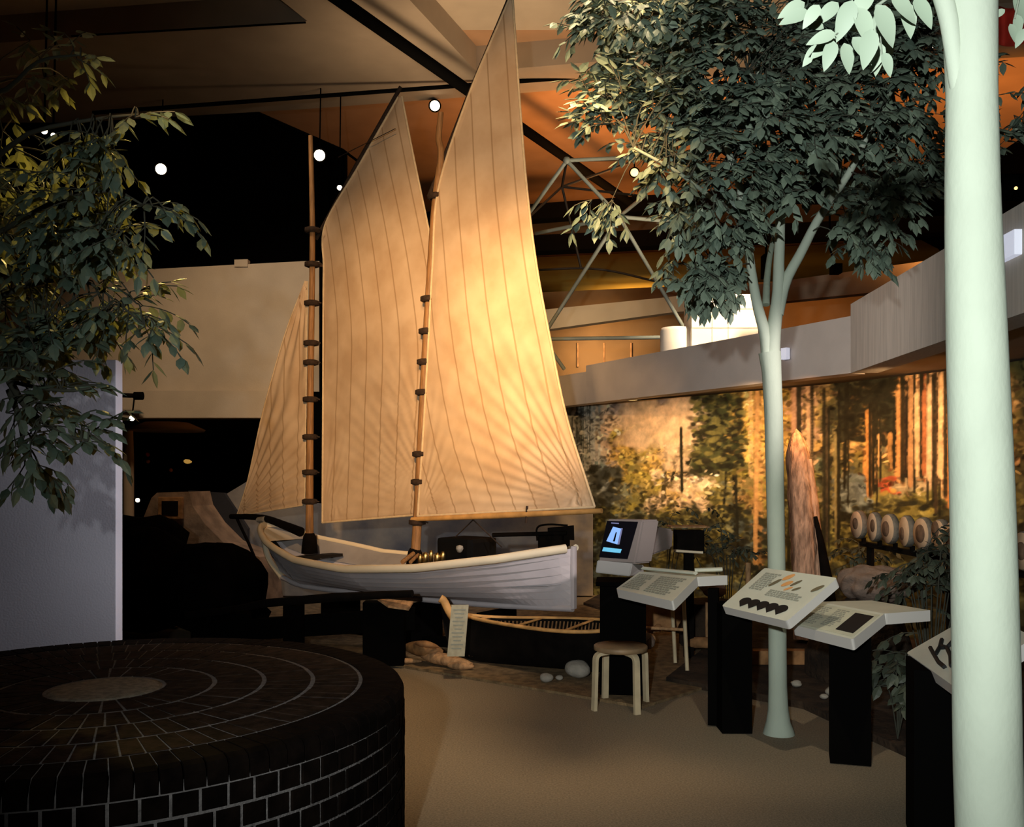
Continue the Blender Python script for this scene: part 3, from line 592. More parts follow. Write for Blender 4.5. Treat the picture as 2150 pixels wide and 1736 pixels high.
# engine cover, brass fittings
eng = cl(.31, -.10, .80); q = MB(); q.box(cl(.31, -.12, .93), (.42, .40, .26), rz=math.atan2(AX.y, AX.x), bev=.04); en = q.build('engine_cover', M['black_gloss'], boat)
q = MB(); q.lathe(P(965, 1152, 8.45), [(0, .035), (.03, .025), (.035, 0), (.02, -.03), (0, -.035)], 12); q.build('round_cap', M['stone'], en, 'pale round cap')
for (x, y, r_) in ((893, 1172, .028), (905, 1168, .022), (918, 1173, .03), (930, 1170, .024), (882, 1176, .02)):
    c = P(x, y, 8.75); q = MB(); q.lathe(c, [(0, .06), (r_ * .6, .055), (r_, .03), (r_, -.05), (0, -.05)], 12); q.build('fitting', M['brass'], boat)
q = MB(); q.tube([P(845, 1180, 8.7), P(868, 1162, 8.9)], .022, 8); q.tube([P(862, 1180, 8.7), P(878, 1165, 8.9)], .018, 8); q.build('mast_brace', M['mast'], boat)
# stand below the boat: long black plinth
q = MB()
for t in (.20, .42, .70):
    q.box(cl(t, .0, .215), (.12, .45, .40), rz=math.atan2(AX.y, AX.x), bev=.01)
q.box(cl(.45, 0, .06), (2.4, .16, .07), rz=math.atan2(AX.y, AX.x)); 
tag(q.build('boat_stand', M['black']), 'low black stand holding up the white sailing boat', 'stand')
# oar and frame at the stern
q = empty('steering_oar', P(1140, 1122, 8.7), 'dark oar lying level across the stern of the white boat', 'oar')
b_ = MB(); b_.tube([P(1034, 1123, 8.7), P(1190, 1119, 8.5)], .020, 8); b_.build('shaft', M['tar'], q)
b_ = MB(); b_.prism([P(1150, 1108, 8.55), P(1205, 1103, 8.5), P(1206, 1134, 8.5), P(1150, 1132, 8.55)], (0, .03, 0)); b_.build('blade', M['tar'], q)
q = MB(); q.box(P(1163, 1138, 8.62), (.26, .16, .15), rz=-.6, bev=.02); 
q.tube(curve_pts([P(1128, 1135, 8.6), P(1128, 1108, 8.6), P(1150, 1101, 8.6), P(1192, 1103, 8.6)], 12), .010, 6)
tag(q.build('tackle_box', M['tar']), 'black box with a bent wire handle sitting at the stern of the white boat', 'box')
# ------------------------------------------------------------------ backdrop and rocks behind and left of the boat
q = MB(); D = 12.6
top = [(455, 1132), (470, 1040), (520, 1010), (560, 1030), (640, 1055), (900, 1075), (1245, 1060)]
for i in range(len(top) - 1):
    (x0, y0_), (x1, y1_) = top[i], top[i + 1]; a, b = P(x0, y0_, D), P(x1, y1_, D)
    q.prism([a, (a.x, D, 0.021), (b.x, D, 0.021), b], (0, .12, 0))
tag(outward(q.build('painted_backdrop', M['backdrop'])), 'low mottled grey blue painted backdrop standing behind the white boat', 'backdrop')
rk = empty('painted_rock', P(370, 1160, 11.6), 'pinkish brown sloping rock face with a square plaque, left of the boat bow', 'rock')
q = MB(); out_ = [(318, 1045), (330, 1034), (397, 1032), (404, 1062), (430, 1100), (470, 1140), (545, 1170), (560, 1290), (262, 1290), (262, 1120), (300, 1090)]
q.prism([P(x, y, 11.6) for x, y in out_], (0.1, .5, 0)); outward(q.build('rock_face', M['pinkrock'], rk))
q = MB(); c = P(359, 1066, 11.52); q.box(c, (.30, .06, .27), bev=.01); pl = q.build('plaque', M['hide'], rk)
q = MB(); q.box(c + Vector((0, -.035, 0)), (.2, .02, .17)); q.build('plaque_panel', M['tar'], pl)
# dark grey sheet filling the gap between the two
q = MB(); q.prism([P(395, 1030, 12.3), P(470, 1035, 12.3), P(520, 1110, 12.3), (P(515, 1110, 12.3).x, 12.3, .022), (P(410, 1110, 12.3).x, 12.3, .022), P(405, 1085, 12.3)], (0, .1, 0)); tag(outward(q.build('dark_gap_sheet', M['filler'])), 'dark grey slanting shape between the pinkish rock and the jib corner', 'filler')
q = MB()
for k, (x, y, rr) in enumerate([(270, 1190, .62), (330, 1215, .68), (400, 1225, .62), (455, 1250, .60), (215, 1200, .7), (478, 1290, .42)]):
    blob(q, P(x, y, 9.6), (rr * .9, .6, rr * 0.78), k, 3, .25)
tag(q.build('black_rocks', M['rock_dark']), 'mass of black rock with a jagged top beside the lilac partition', 'rock')
# partition
q = MB(); q.box(((243 - HX) / F_PX * 5.75 - .78, 5.8, 1.18), (1.56, .10, 2.363), bev=.004)
tag(q.build('partition_panel', M['partition']), 'tall plain lilac grey partition rising behind the brick planter', 'partition')
# post and small lights in the dark opening
q = MB(); q.tube([P(268, 905, 13.6), P(270, 960, 13.6), (P(271, 1210, 13.6).x, 13.6, 0)], .075, 12); tag(q.build('round_post', M['plaster_dim']), 'slim brownish post just inside the dark opening right of the partition', 'post')
q = MB(); q.lathe(P(350, 902, 15.47), [(0, .14), (.35, .12), (.62, .0), (.6, -.03), (0, 0)], 24); tag(q.build('hanging_canopy', M['plaster_dim']), 'faint shallow arched canopy deep in the dark opening on the left', 'canopy')
# ------------------------------------------------------------------ timber dock rail
dk = empty('dock_rail', P(680, 1300, 7.9), 'low black timber rail on square posts in front of the boat hull', 'rail')
q = MB(); q.tube([P(395, 1292, 8.9), P(500, 1278, 8.5), P(560, 1266, 8.2), P(700, 1254, 7.95), P(866, 1246, 7.75)], [.035, .035, .038, .04, .032], 10); q.build('rail', M['tar'], dk)
for x0, x1, yt, yb, d in ((488, 524, 1285, 1372, 8.6), (598, 636, 1268, 1382, 8.3), (764, 850, 1262, 1396, 8.0)):
    a, b = P(x0, yt, d), P(x1, yb, d); q = MB(); q.box(((a.x + b.x) / 2, d, a.z / 2 + .011), (b.x - a.x, .16, a.z - .022), bev=.012); q.build('post', M['black'], dk)
q = MB(); q.prism([P(400, 1310, 8.7), P(870, 1276, 8.1), P(870, 1322, 8.1), P(400, 1352, 8.7)], (0, .08, 0)); outward(q.build('board', M['black'], dk))
# ------------------------------------------------------------------ canoe
cn = empty('birch_canoe', P(1080, 1400, 7.5), 'slim wooden canoe with golden rails lying on sand below the white boat', 'canoe')
c0 = PZ(955, 1303, .52); c0 = P(948, 1290, 8.15); c1 = P(1352, 1330, 7.5); CA = Vector((c1.x - c0.x, c1.y - c0.y)); CAn = CA.normalized(); CSd = Vector((-CAn.y, CAn.x)); CSd = -CSd if CSd.y > 0 else CSd
def cn_p(s, o, z): p = Vector((c0.x, c0.y)) + CA * s + CSd * o; return Vector((p.x, p.y, z))
def cbm(s): return .34 * max(0, math.sin(math.pi * s ** 1.7)) ** .8
def csh(s): return .40 + .05 * (abs(s - .5) * 2) ** 4
q = MB()
for sd in (1, -1):
    q.grid(lambda u, v: cn_p(u, sd * cbm(u) * v ** .45, .03 + (csh(u) - .03) * v + .16 * (abs(u - .5) * 2) ** 10 * (1 - v)), 50, 8)
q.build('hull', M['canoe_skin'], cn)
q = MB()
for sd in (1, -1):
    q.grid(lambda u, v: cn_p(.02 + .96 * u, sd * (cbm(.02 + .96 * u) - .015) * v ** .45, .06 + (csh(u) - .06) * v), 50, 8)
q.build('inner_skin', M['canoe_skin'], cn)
for sd in (1, -1):
    q = MB(); q.tube([cn_p(t, sd * cbm(t), csh(t) + .005) for t in np.linspace(0, 1, 50)], .016, 8); q.build('rail', M['canoe_rail'], cn)
for t in (.16, .40, .66):
    q = MB(); q.tube([cn_p(t, cbm(t), csh(t)), cn_p(t + .03, -cbm(t + .03), csh(t))], .018, 8, flat=.5); q.build('thwart', M['canoe_rail'], cn)
q = MB()
for t in np.linspace(.1, .9, 44):
    for sd in (1, -1): q.tube([cn_p(t, sd * (cbm(t) - .02) * v ** .45, .06 + (csh(t) - .08) * v) for v in np.linspace(.05, 1, 6)], .010, 5, flat=.5)
q.build('ribs', M['canoe_in'], cn)
q = MB(); q.tube(curve_pts([P(924, 1256, 8.12), P(932, 1262, 8.12), P(942, 1282, 8.1), P(956, 1305, 8.08), P(962, 1325, 8.06)], 16), [.02 + .0 * i for i in range(17)], 8, flat=1.8); q.build('bow_stem', M['canoe_rail'], cn)
q = MB(); q.prism([P(924, 1256, 8.15), P(952, 1290, 8.15), P(968, 1330, 8.15), P(966, 1398, 8.15), P(948, 1380, 8.15), P(932, 1320, 8.15)], (0, .04, 0)); outward(q.build('bow_plank', M['canoe_skin'], cn))
tb = MB(); a, b = P(966, 1270, 7.55), P(957, 1378, 7.45); wv = Vector((.070, 0, 0)); tb.prism([a - wv, a + wv, b + wv, b - wv], (0, .015, 0)); tbo = outward(tb.build('text_board', M['tagboard']))
tag(tbo, 'tall narrow pale text board leaning against the canoe bow', 'sign')
for k in range(11):
    l = MB(); t = .09 + k * .075; c = a.lerp(b, t) + Vector((0, -.003, 0)); l.box(c, (.10 - .02 * (k % 3), .003, .008)); l.build('text_line', M['ink'], tbo)
# carved things on the sand
def carved(name, pts, r, lab, cat, m='rustic', flat=.7):
    q = MB(); pth = curve_pts(pts, 16); q.tube(pth, [max(.008, r * math.sin(math.pi * (i + .6) / 17.2) ** .6) for i in range(17)], 10, flat=flat); return tag(q.build(name, M[m]), lab, cat)
def on(px, py, z=.035): return PZ(px, py, z)
carved('wooden_trough', [on(880, 1372, .10), on(925, 1383, .08), on(990, 1394, .07)], .075, 'long brown wooden dugout trough lying below the tall text board', 'trough')
carved('wooden_block', [on(938, 1395, .05), on(965, 1398, .05), on(995, 1399, .05)], .05, 'short pale brown wooden float in front of the dugout trough', 'float')
carved('driftwood', [on(850, 1358, .14), on(890, 1362, .15), on(930, 1370, .12)], .07, 'rough heap of golden driftwood behind the dugout trough', 'driftwood', 'canoe_in', 1.0)
carved('driftwood', [on(820, 1389, .04), on(850, 1387, .05), on(885, 1388, .04)], .035, 'pale flat driftwood piece at the rim of the brick planter', 'driftwood')
carved('driftwood', [on(870, 1350, .2), on(895, 1352, .22), on(920, 1358, .18)], .04, 'small dark driftwood stick on top of the driftwood heap', 'driftwood', 'hide')
q = MB(); q.prism([P(792, 1256, 7.9), P(868, 1262, 7.9), P(858, 1278, 7.8), P(815, 1272, 7.8)], (0, 0, -.015)); tag(outward(q.build('cloth_scrap', M['rustic'])), 'pale golden cloth scrap draped under the end of the black rail', 'cloth')
for x, y, rr, lab in ((1147, 1424, .055, 'small round grey stone, leftmost of three in front of the canoe'), (1174, 1420, .03, 'tiny pale pebble between two grey stones by the canoe'), (1214, 1415, .105, 'largest grey stone beside the birch stool')):
    q = MB(); c = on(x, y + 8, .02); blob(q, (c.x, c.y, rr * .68 + .02), (rr, rr * .9, rr * .68), int(x), 3, .08); tag(q.build('stone', M['stone']), lab, 'stone', 'stones on the sand')
# ------------------------------------------------------------------ brick planter
PX_, PY_, PT = -1.68, 3.84, .765
pn = empty('brick_planter', (PX_, PY_, 0), 'large round dark brick planter with ringed top in the lower left corner', 'planter')
r0p, spn = .225, .204; RO = r0p + 5 * spn - .02
q = MB(); q.lathe((PX_, PY_, 0), [(0, .003), (RO - .004, .003), (RO - .004, PT - .085), (RO - .012, PT - .05), (RO - .05, PT - .003), (r0p - .02, PT - .003), (0, PT - .003)], 120)
q.build('mortar_bed', M['mortar'], pn)
def ringbrick(q, r1, r2, t1, t2, z1, z2, mi=0, rnd_=0.0, n=2):
    vs = []
    for z, rr in ((z1, 0), (z2, rnd_)):
        for r in (r1, r2 - (rr if True else 0)):
            for t in np.linspace(t1, t2, n): vs.append((PX_ + r * math.cos(t), PY_ + r * math.sin(t), z))
    fs = [(0, 1, 3, 2), (4, 6, 7, 5), (0, 4, 5, 1), (2, 3, 7, 6), (0, 2, 6, 4), (1, 5, 7, 3)]
    q.add(vs, fs, mi)
rnd = random.Random(3)
top = MB()
for k in range(4):
    ri, ro_ = r0p + k * spn + .011, r0p + (k + 1) * spn - .009; n = int(2 * math.pi * (ri + ro_) / 2 / .068); o_ = rnd.random()
    for i in range(n):
        t = (i + o_) / n * 2 * math.pi; dt = 2 * math.pi / n; gp = .0035 / ri
        ringbrick(top, ri, ro_, t + gp, t + dt - gp, PT - .05, PT + rnd.uniform(-.0015, .0015))
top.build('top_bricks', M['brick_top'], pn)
cp = MB(); ri, ro_ = r0p + 4 * spn + .008, RO; n = int(2 * math.pi * ro_ / .070)
for i in range(n):
    t = i / n * 2 * math.pi; dt = 2 * math.pi / n; gp = .003 / ri; z = PT + .001
    prof = [(ri, PT - .08), (ro_, PT - .08), (ro_, PT - .03), (ro_ - .012, PT - .009), (ro_ - .035, z), (ri, z)]
    vs = [(PX_ + r * math.cos(a), PY_ + r * math.sin(a), zz) for a in (t + gp, t + dt - gp) for r, zz in prof]; m = len(prof)
    cp.add(vs, [tuple(range(m))[::-1], tuple(range(m, 2 * m))] + [(j, (j + 1) % m, m + (j + 1) % m, m + j) for j in range(m)])
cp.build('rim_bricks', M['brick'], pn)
sd_ = MB(); n = int(2 * math.pi * RO / .088); hgt = .078
for row in range(10):
    zt = PT - .086 - row * hgt; zb = max(zt - hgt + .011, .004)
    if zt < .03: break
    for i in range(n):
        t = (i + (.5 if row % 2 else 0)) / n * 2 * math.pi; dt = 2 * math.pi / n; gp = .0055 / RO
        m_ = (t + dt / 2); rr = RO + .004 + rnd.uniform(-.001, .001)
        vs = []
        for r, e in ((RO - .03, 0), (rr - .004, 0), (rr, .004)):
            for (a, z) in ((t + gp + e / RO, zb + e), (t + dt - gp - e / RO, zb + e), (t + dt - gp - e / RO, zt - e), (t + gp + e / RO, zt - e)):
                vs.append((PX_ + r * math.cos(a), PY_ + r * math.sin(a), z))
        sd_.add(vs, [(0, 1, 5, 4), (1, 2, 6, 5), (2, 3, 7, 6), (3, 0, 4, 7), (4, 5, 9, 8), (5, 6, 10, 9), (6, 7, 11, 10), (7, 4, 8, 11), (8, 9, 10, 11)])
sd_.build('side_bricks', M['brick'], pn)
q = MB(); q.lathe((PX_, PY_, 0), [(0, PT + .002), (r0p - .03, PT + .002), (r0p, PT - .004), (r0p, PT - .05)], 64); q.build('centre_disc', M['cement'], pn)
# ------------------------------------------------------------------ stools
def stool(loc, rz, s, lab, top='stool_top', leg='birch'):
    st = empty('stool', loc, lab, 'stool')
    L = Vector(loc); R3 = Matrix.Rotation(rz, 3, 'Z')
    q = MB(); q.lathe(L, [(0, .405 * s), (.175 * s, .405 * s), (.19 * s, .412 * s), (.19 * s, .438 * s), (.183 * s, .444 * s), (0, .444 * s)], 48); q.build('seat', M[top], st)
    for k in range(4):
        a = math.pi / 2 * k; d = R3 @ Vector((math.cos(a), math.sin(a), 0)); q = MB()
        pth = [L + d * (.06 * s) + Vector((0, 0, .398 * s))] + curve_pts([L + d * (.13 * s) + Vector((0, 0, .398 * s)), L + d * (.178 * s) + Vector((0, 0, .392 * s)), L + d * (.202 * s) + Vector((0, 0, .366 * s)), L + d * (.206 * s) + Vector((0, 0, .30 * s))], 10) + [L + d * (.212 * s) + Vector((0, 0, .1 * s)), L + d * (.216 * s)]
        sec = d.cross(Vector((0, 0, 1))).normalized() * .022 * s; vs = []; fs = []
        for i, p in enumerate(pth):
            t = (pth[min(i + 1, len(pth) - 1)] - pth[max(i - 1, 0)]).normalized(); nn = t.cross(sec.normalized()).normalized() * .0125 * s
            vs += [p - sec - nn, p + sec - nn, p + sec + nn, p - sec + nn]
        for i in range(len(pth) - 1):
            for j in range(4): fs.append((i * 4 + j, i * 4 + (j + 1) % 4, i * 4 + 4 + (j + 1) % 4, i * 4 + 4 + j))
        fs += [(0, 1, 2, 3), (len(vs) - 1, len(vs) - 2, len(vs) - 3, len(vs) - 4)]
        q.add(vs, fs); outward(q.build('leg', M[leg], st))
    return st
sl = PZ(1303, 1485, 0.0)
stool((sl.x, sl.y, 0), math.radians(-65), 1.0, 'round birch stool with four bent legs on the carpet before the computer')
# ------------------------------------------------------------------ lecterns
def bil(c, u, v): a, b, d, e = c; return (a * (1 - u) + b * u) * (1 - v) + (d * (1 - u) + e * u) * v     # c = front left, front right, back left, back right
def slab(name, c, th, par, mats, far=None, rnd_=.02):
    nrm = (c[1] - c[0]).cross(c[2] - c[0]).normalized(); nrm = -nrm if nrm.z < 0 else nrm
    dn = Vector((0, 0, -th)) * .35 - nrm * th * .65
    poly = [c[0], c[1], c[3], c[2]]; rd = []
    for i, p in enumerate(poly):
        a, b = poly[i - 1], poly[(i + 1) % 4]; da, db = (a - p).normalized() * rnd_, (b - p).normalized() * rnd_
        if far and i in (2, 3): rd.append(p); continue
        for k in range(5):
            t = k / 4; rd.append((p + da) * (1 - t) ** 2 + p * 2 * t * (1 - t) + (p + db) * t * t)
    q = MB(); n = len(rd); mid = sum(rd, Vector((0, 0, 0))) / n
    q.add(rd, [tuple(range(n))], 0); lo = [p + dn for p in rd]
    q.add(rd + lo, [(i, (i + 1) % n, n + (i + 1) % n, n + i) for i in range(n)], 1); q.add(lo, [tuple(range(n))[::-1]], 1)
    o = outward(q.build(name, mats, par))
    return nrm, dn
def decal(name, c, poly, m, par, up=.002, nrm=None, lab=None):
    q = MB(); pts = [bil(c, u, v) + nrm * up for u, v in poly]; q.prism(pts, nrm * .0015); o = outward(q.build(name, M[m], par))
    if lab: o['label'] = lab
    return o
def textblock(c, u0, u1, v0, v1, rows, par, nrm, seed=0, m='ink', up=.003):
    r_ = random.Random(seed); q = MB()
    for k in range(rows):
        v = v1 - (v1 - v0) * (k + .5) / rows; hh = (v1 - v0) / rows * .32; e = u1 - (u1 - u0) * r_.uniform(0, .25); u = u0
        while u < e - .02:                       # word-like dashes
            w2 = min(r_.uniform(.02, .07), e - u); pts = [bil(c, a, b) + nrm * up for a, b in ((u, v - hh), (u + w2, v - hh), (u + w2, v + hh), (u, v + hh))]
            q.prism(pts, nrm * .001); u += w2 + .012
    return q.build('text_lines', M[m], par)
def L3(px, py, z): return PZ(px, py, z)
def flat4(c, px, py):                  # drop the fourth corner's sight line onto the plane of the other three
    o_ = Vector((0, 0, EYE)); n = (c[1] - c[0]).cross(c[3] - c[0]); r_ = P(px, py, 1) - o_; c[2] = o_ + r_ * ((c[0] - o_).dot(n) / r_.dot(n)); return c
mats_ = [M['panel'], M['panel_edge']]
# lectern with the row of black shapes
c2_ = [L3(1515, 1272, .85), L3(1652, 1304, .85), L3(1605, 1192, 1.08), L3(1758, 1213, 1.08)]; flat4(c2_, 1605, 1192)
lc = empty('display_lectern', (c2_[0].x + .2, c2_[0].y, 0), 'sloping cream display panel with five black shapes in a row on a black pedestal', 'lectern')
n2, _ = slab('top_panel', c2_, .055, lc, mats_)
q = MB(); ph = PZ(1548, 1541, 0); q.box((ph.x, ph.y + .12, .41), (.19, .24, .815), rz=.0); q.build('pedestal', M['black'], lc)
for k in range(5):
    cu = .25 + k * .135; cv = .20
    pts = [(cu + .078 * math.cos(a), cv + .085 * math.sin(a)) for a in np.linspace(-.35, math.pi + .35, 16)] + [(cu + .01, cv - .135)]
    decal('black_shape', c2_, pts, 'ink_dark', lc, .003, n2)
for (u, v, w_, hh, m_) in ((.36, .70, .035, .20, 'ink_brown'), (.62, .76, .03, .16, 'ink_brown'), (.70, .64, .03, .10, 'ink_brown'), (.93, .72, .04, .17, 'ink_brown'), (.45, .86, .05, .17, 'ink_orange'), (.52, .72, .05, .15, 'ink_orange'), (.60, .62, .03, .10, 'ink_orange')):
    pts = [(u + w_ * math.cos(a) * .8 + math.sin(a) * .03, v + hh * .5 * math.sin(a)) for a in np.linspace(0, 2 * math.pi, 14, endpoint=False)]
    decal('feather_print', c2_, pts, m_, lc, .003, n2)
textblock(c2_, .10, .34, .48, .90, 9, lc, n2, 1); textblock(c2_, .40, .95, .40, .55, 4, lc, n2, 2)
# lectern with the black window
c3_ = [L3(1663, 1311, .78), L3(1790, 1342, .78), L3(1721, 1263, .88), L3(1857, 1288, .88)]; flat4(c3_, 1721, 1263)
lc = empty('display_lectern', (c3_[1].x, c3_[1].y, 0), 'low cream display panel with a black rectangle and a bent wing on the right', 'lectern')
n3, dn3 = slab('top_panel', c3_, .062, lc, mats_, True)
e1 = PZ(1953, 1281, .885); e2 = e1 + (c3_[2] - c3_[3]) * .85
slab('rear_panel', [c3_[2] + Vector((0, 0, 0)), c3_[3], e2, e1], .062, lc, mats_, True)
q = MB(); cen = (c3_[2] + c3_[3]) / 2; q.box((cen.x - .02, cen.y - .04, .40), (.22, .2, .79), rz=-.3); q.build('pedestal', M['black'], lc)
decal('print_sheet', c3_, [(.04, .06), (.97, .06), (.97, .92), (.04, .92)], 'sheet', lc, .001, n3)
decal('black_window', c3_, [(.66, .16), (.93, .16), (.93, .82), (.66, .82)], 'ink_dark', lc, .004, n3)
textblock(c3_, .08, .32, .15, .85, 11, lc, n3, 4); textblock(c3_, .38, .60, .2, .85, 10, lc, n3, 5)
# rear-left lectern
c1_ = [L3(1293, 1236, .87), L3(1412, 1262, .87), L3(1343, 1200, .985), L3(1463, 1211, .985)]; flat4(c1_, 1343, 1200)
lc = empty('display_lectern', (c1_[1].x, c1_[1].y, 0), 'cream display panel of small print beside the grey computer, bent wing to the right', 'lectern')
n1, _ = slab('top_panel', c1_, .062, lc, mats_, True)
e1 = PZ(1527, 1208, .99); e2 = e1 + (c1_[2] - c1_[3]) * .85
slab('rear_panel', [c1_[2], c1_[3], e2, e1], .062, lc, mats_, True)
q = MB(); cen = c1_[3].lerp(e1, .5); q.box((cen.x + .02, cen.y + .05, .455), (.065, .10, .89), rz=-.3); q.build('pedestal', M['black'], lc)
q = MB(); a, b = c1_[3].lerp(e1, .05) + Vector((0, .12, .03)), e1 + Vector((-.02, .05, .035)); q.tube([a, b], .026, 4, flat=.6); q.tube([c1_[2] + Vector((.03, .03, .02)), c1_[3] + Vector((0, .04, .02))], .022, 4, flat=.6); q.build('raised_strip', M['panel'], lc)
textblock(c1_, .06, .38, .12, .88, 9, lc, n1, 7); textblock(c1_, .45, .92, .12, .88, 9, lc, n1, 8)
# right lectern behind the near trunk
c4_ = [L3(1903, 1370, .80), L3(2003, 1441, .80), L3(2052, 1285, 1.0), L3(2174, 1337, 1.0)]; flat4(c4_, 2052, 1285)
lc = empty('display_lectern', (c4_[1].x, c4_[1].y, 0), 'cream display panel with black antler shapes half hidden by the near trunk', 'lectern')
n4, _ = slab('top_panel', c4_, .06, lc, mats_)
q = MB(); q.box((c4_[1].x + .20, c4_[1].y + .45, .40), (.34, .34, .79), rz=-.3); q.build('pedestal', M['black'], lc)
for pts in ([(1955, 1362), (1962, 1375), (1972, 1392), (1985, 1403)], [(1966, 1376), (1976, 1358), (1979, 1345)], [(1979, 1362), (1990, 1362), (2003, 1348)], [(1990, 1362), (1998, 1380), (1999, 1400)], [(1990, 1362), (1976, 1358)]):
    q = MB(); nn = n4; pl_ = []
    for x, y in pts:
        r_ = P(x, y, 1) - Vector((0, 0, EYE)); o_ = Vector((0, 0, EYE)); t = (c4_[0] - o_).dot(nn) / r_.dot(nn); pl_.append(o_ + r_ * t + nn * .006)
    q.tube(pl_, .010, 6); q.build('antler', M['ink_dark'], lc)
# ------------------------------------------------------------------ computer kiosk
kd = PZ(1292, 1466, 0); 
ks_ = empty('kiosk_pedestal', (kd.x + .03, kd.y, 0), 'tall black box pedestal carrying the grey computer', 'pedestal')
q = MB(); q.box((kd.x + .07, kd.y + .12, .43), (.34, .22, .86), rz=-.12, bev=.006); q.build('box', M['black'], ks_)
q = MB(); q.box((kd.x + .10, kd.y + .10, .85), (.46, .36, .03), rz=-.12); q.build('top_board', M['black'], ks_)
cp_ = empty('computer', P(1300, 1206, 6.9), 'old grey box computer with a glowing blue picture on its dark screen', 'computer')
# front face from the photograph's corners, body sweeping back and right
fz = [P(1255, 1180, 6.75), P(1333, 1184, 6.62), P(1350, 1092, 6.80), P(1272, 1090, 6.93)]
bk = Vector((.12, .30, 0)); q = MB()
body = fz + [fz[0] + bk, fz[1] + bk, fz[2] + bk, fz[3] + bk]
def hexa(p, name, m, par, bev=.012):
    bm = bmesh.new(); vs = [bm.verts.new(v) for v in p]
    for f in ((0, 1, 2, 3), (7, 6, 5, 4), (0, 4, 5, 1), (1, 5, 6, 2), (2, 6, 7, 3), (3, 7, 4, 0)): bm.faces.new([vs[i] for i in f])
    bmesh.ops.recalc_face_normals(bm, faces=bm.faces); bmesh.ops.bevel(bm, geom=bm.edges[:], offset=bev, segments=2, affect='EDGES'); bm.verts.index_update()
    q = MB(); q.add([v.co for v in bm.verts], [[v.index for v in f.verts] for f in bm.faces]); bm.free(); return q.build(name, m, par)
hexa([fz[0], fz[1] , fz[2], fz[3]] + [p + Vector((.14, .10, .0)) for p in fz], 'front_bezel', M['crt'], cp_)
r_ = [P(1345, 1176, 6.80), P(1350, 1176, 6.8), P(1352, 1102, 6.9), P(1350, 1102, 6.9)]
f5 = [P(1300, 1172, 6.88), P(1352, 1172, 6.82), P(1356, 1100, 6.95), P(1300, 1098, 7.0)]; sh = Vector((.20, .34, -.01))
bkp = [P(1350, 1160, 7.3), P(1412, 1150, 7.15), P(1415, 1112, 7.2), P(1352, 1104, 7.35)]
hexa(f5 + bkp, 'rear_housing', M['crt'], cp_)
fn_ = (fz[1] - fz[0]).cross(fz[3] - fz[0]).normalized(); fn_ = -fn_ if fn_.y > 0 else fn_
def onface(poly, name, m, lift, th=.003, lab=None):
    q = MB(); pts = []
    o_ = Vector((0, 0, EYE))
    for x, y in poly:
        r2 = P(x, y, 1) - o_; t = (fz[0] - o_).dot(fn_) / r2.dot(fn_); pts.append(o_ + r2 * t + fn_ * lift)
    q.prism(pts, fn_ * th); o = outward(q.build(name, M[m], cp_)); 
    if lab: o['label'] = lab
    return o
onface([(1258, 1170), (1318, 1174), (1340, 1096), (1275, 1094)], 'screen', 'screen', .002)
onface([(1274, 1137), (1297, 1144), (1305, 1111), (1288, 1107)], 'screen_picture', 'glow_blue', .007, lab='light blue tower shaped picture')
onface([(1297, 1144), (1301, 1144), (1308, 1110), (1305, 1110)], 'screen_picture', 'glow_dim', .007)
onface([(1288, 1138), (1292, 1138), (1296, 1119), (1294, 1119)], 'screen_picture', 'screen', .0105)
onface([(1265, 1158), (1303, 1162), (1306, 1154), (1268, 1150)], 'screen_button', 'glow_cyan', .007, lab='cyan bar')
onface([(1284, 1100), (1300, 1101), (1300, 1099), (1284, 1098)], 'screen_text', 'glow_dim', .007)
hexa([P(1250, 1202, 6.72), P(1322, 1210, 6.60), P(1328, 1183, 6.62), P(1254, 1176, 6.74)] + [P(1262, 1200, 6.98), P(1352, 1206, 6.86), P(1352, 1186, 6.88), P(1262, 1178, 7.0)], 'base_unit', M['crt_light'], cp_, .006)
# things behind: small case with pale tube, trestle, planks, stakes
q = empty('display_case', P(1445, 1180, 8.2), 'small dark wooden case with a pale tube on its front, right of the computer', 'case')
b_ = MB(); b_.box(P(1446, 1136, 8.3), (.24, .2, .20)); b_.build('case_body', M['tar'], q)
b_ = MB(); b_.box(P(1444, 1105, 8.25), (.34, .24, .012)); b_.build('top_edge', M['rustic'], q)
b_ = MB(); b_.tube([P(1414, 1156, 8.12), P(1476, 1160, 8.08)], .012, 8); b_.build('tube', M['gunwale'], q, 'pale tube')
b_ = MB(); b_.box((P(1446, 1136, 8.3).x, 8.3, P(1446, 1160, 8.3).z / 2), (.08, .08, P(1446, 1160, 8.3).z)); b_.build('post', M['tar'], q)
tr_ = empty('wooden_trestle', PZ(1385, 1400, 0), 'plain wooden trestle with thin legs standing behind the print panel by the computer', 'trestle')
for (x0, y0_, x1, y1_, d) in ((1322, 1262, 1312, 1385, 7.9), (1434, 1262, 1443, 1408, 7.8), (1410, 1275, 1418, 1392, 8.1)):
    b_ = MB(); bt = PZ(x1, y1_, .05); b_.tube([P(x0, y0_ - 30, d), bt], .017, 8); b_.build('leg', M['birch'], tr_)
b_ = MB(); b_.tube([P(1318, 1232, 7.9), P(1440, 1232, 7.8)], .02, 8); b_.build('top_bar', M['birch'], tr_)
b_ = MB(); b_.tube([P(1320, 1316, 7.92), P(1437, 1322, 7.8)], .014, 8); b_.build('cross_bar', M['rustic'], tr_)
q = MB(); hp = [(1352, 1262), (1430, 1264), (1432, 1300), (1415, 1330), (1385, 1322), (1362, 1335), (1350, 1300)]
q.prism([P(x, y, 8.35) for x, y in hp], (0, .03, 0)); tag(outward(q.build('tanned_hide', M['hide'])), 'brown hide hanging behind the trestle legs', 'hide')
cr_ = empty('low_crate', PZ(1325, 1372, .03), 'low open wooden frame seen between the stool and the trestle', 'frame')
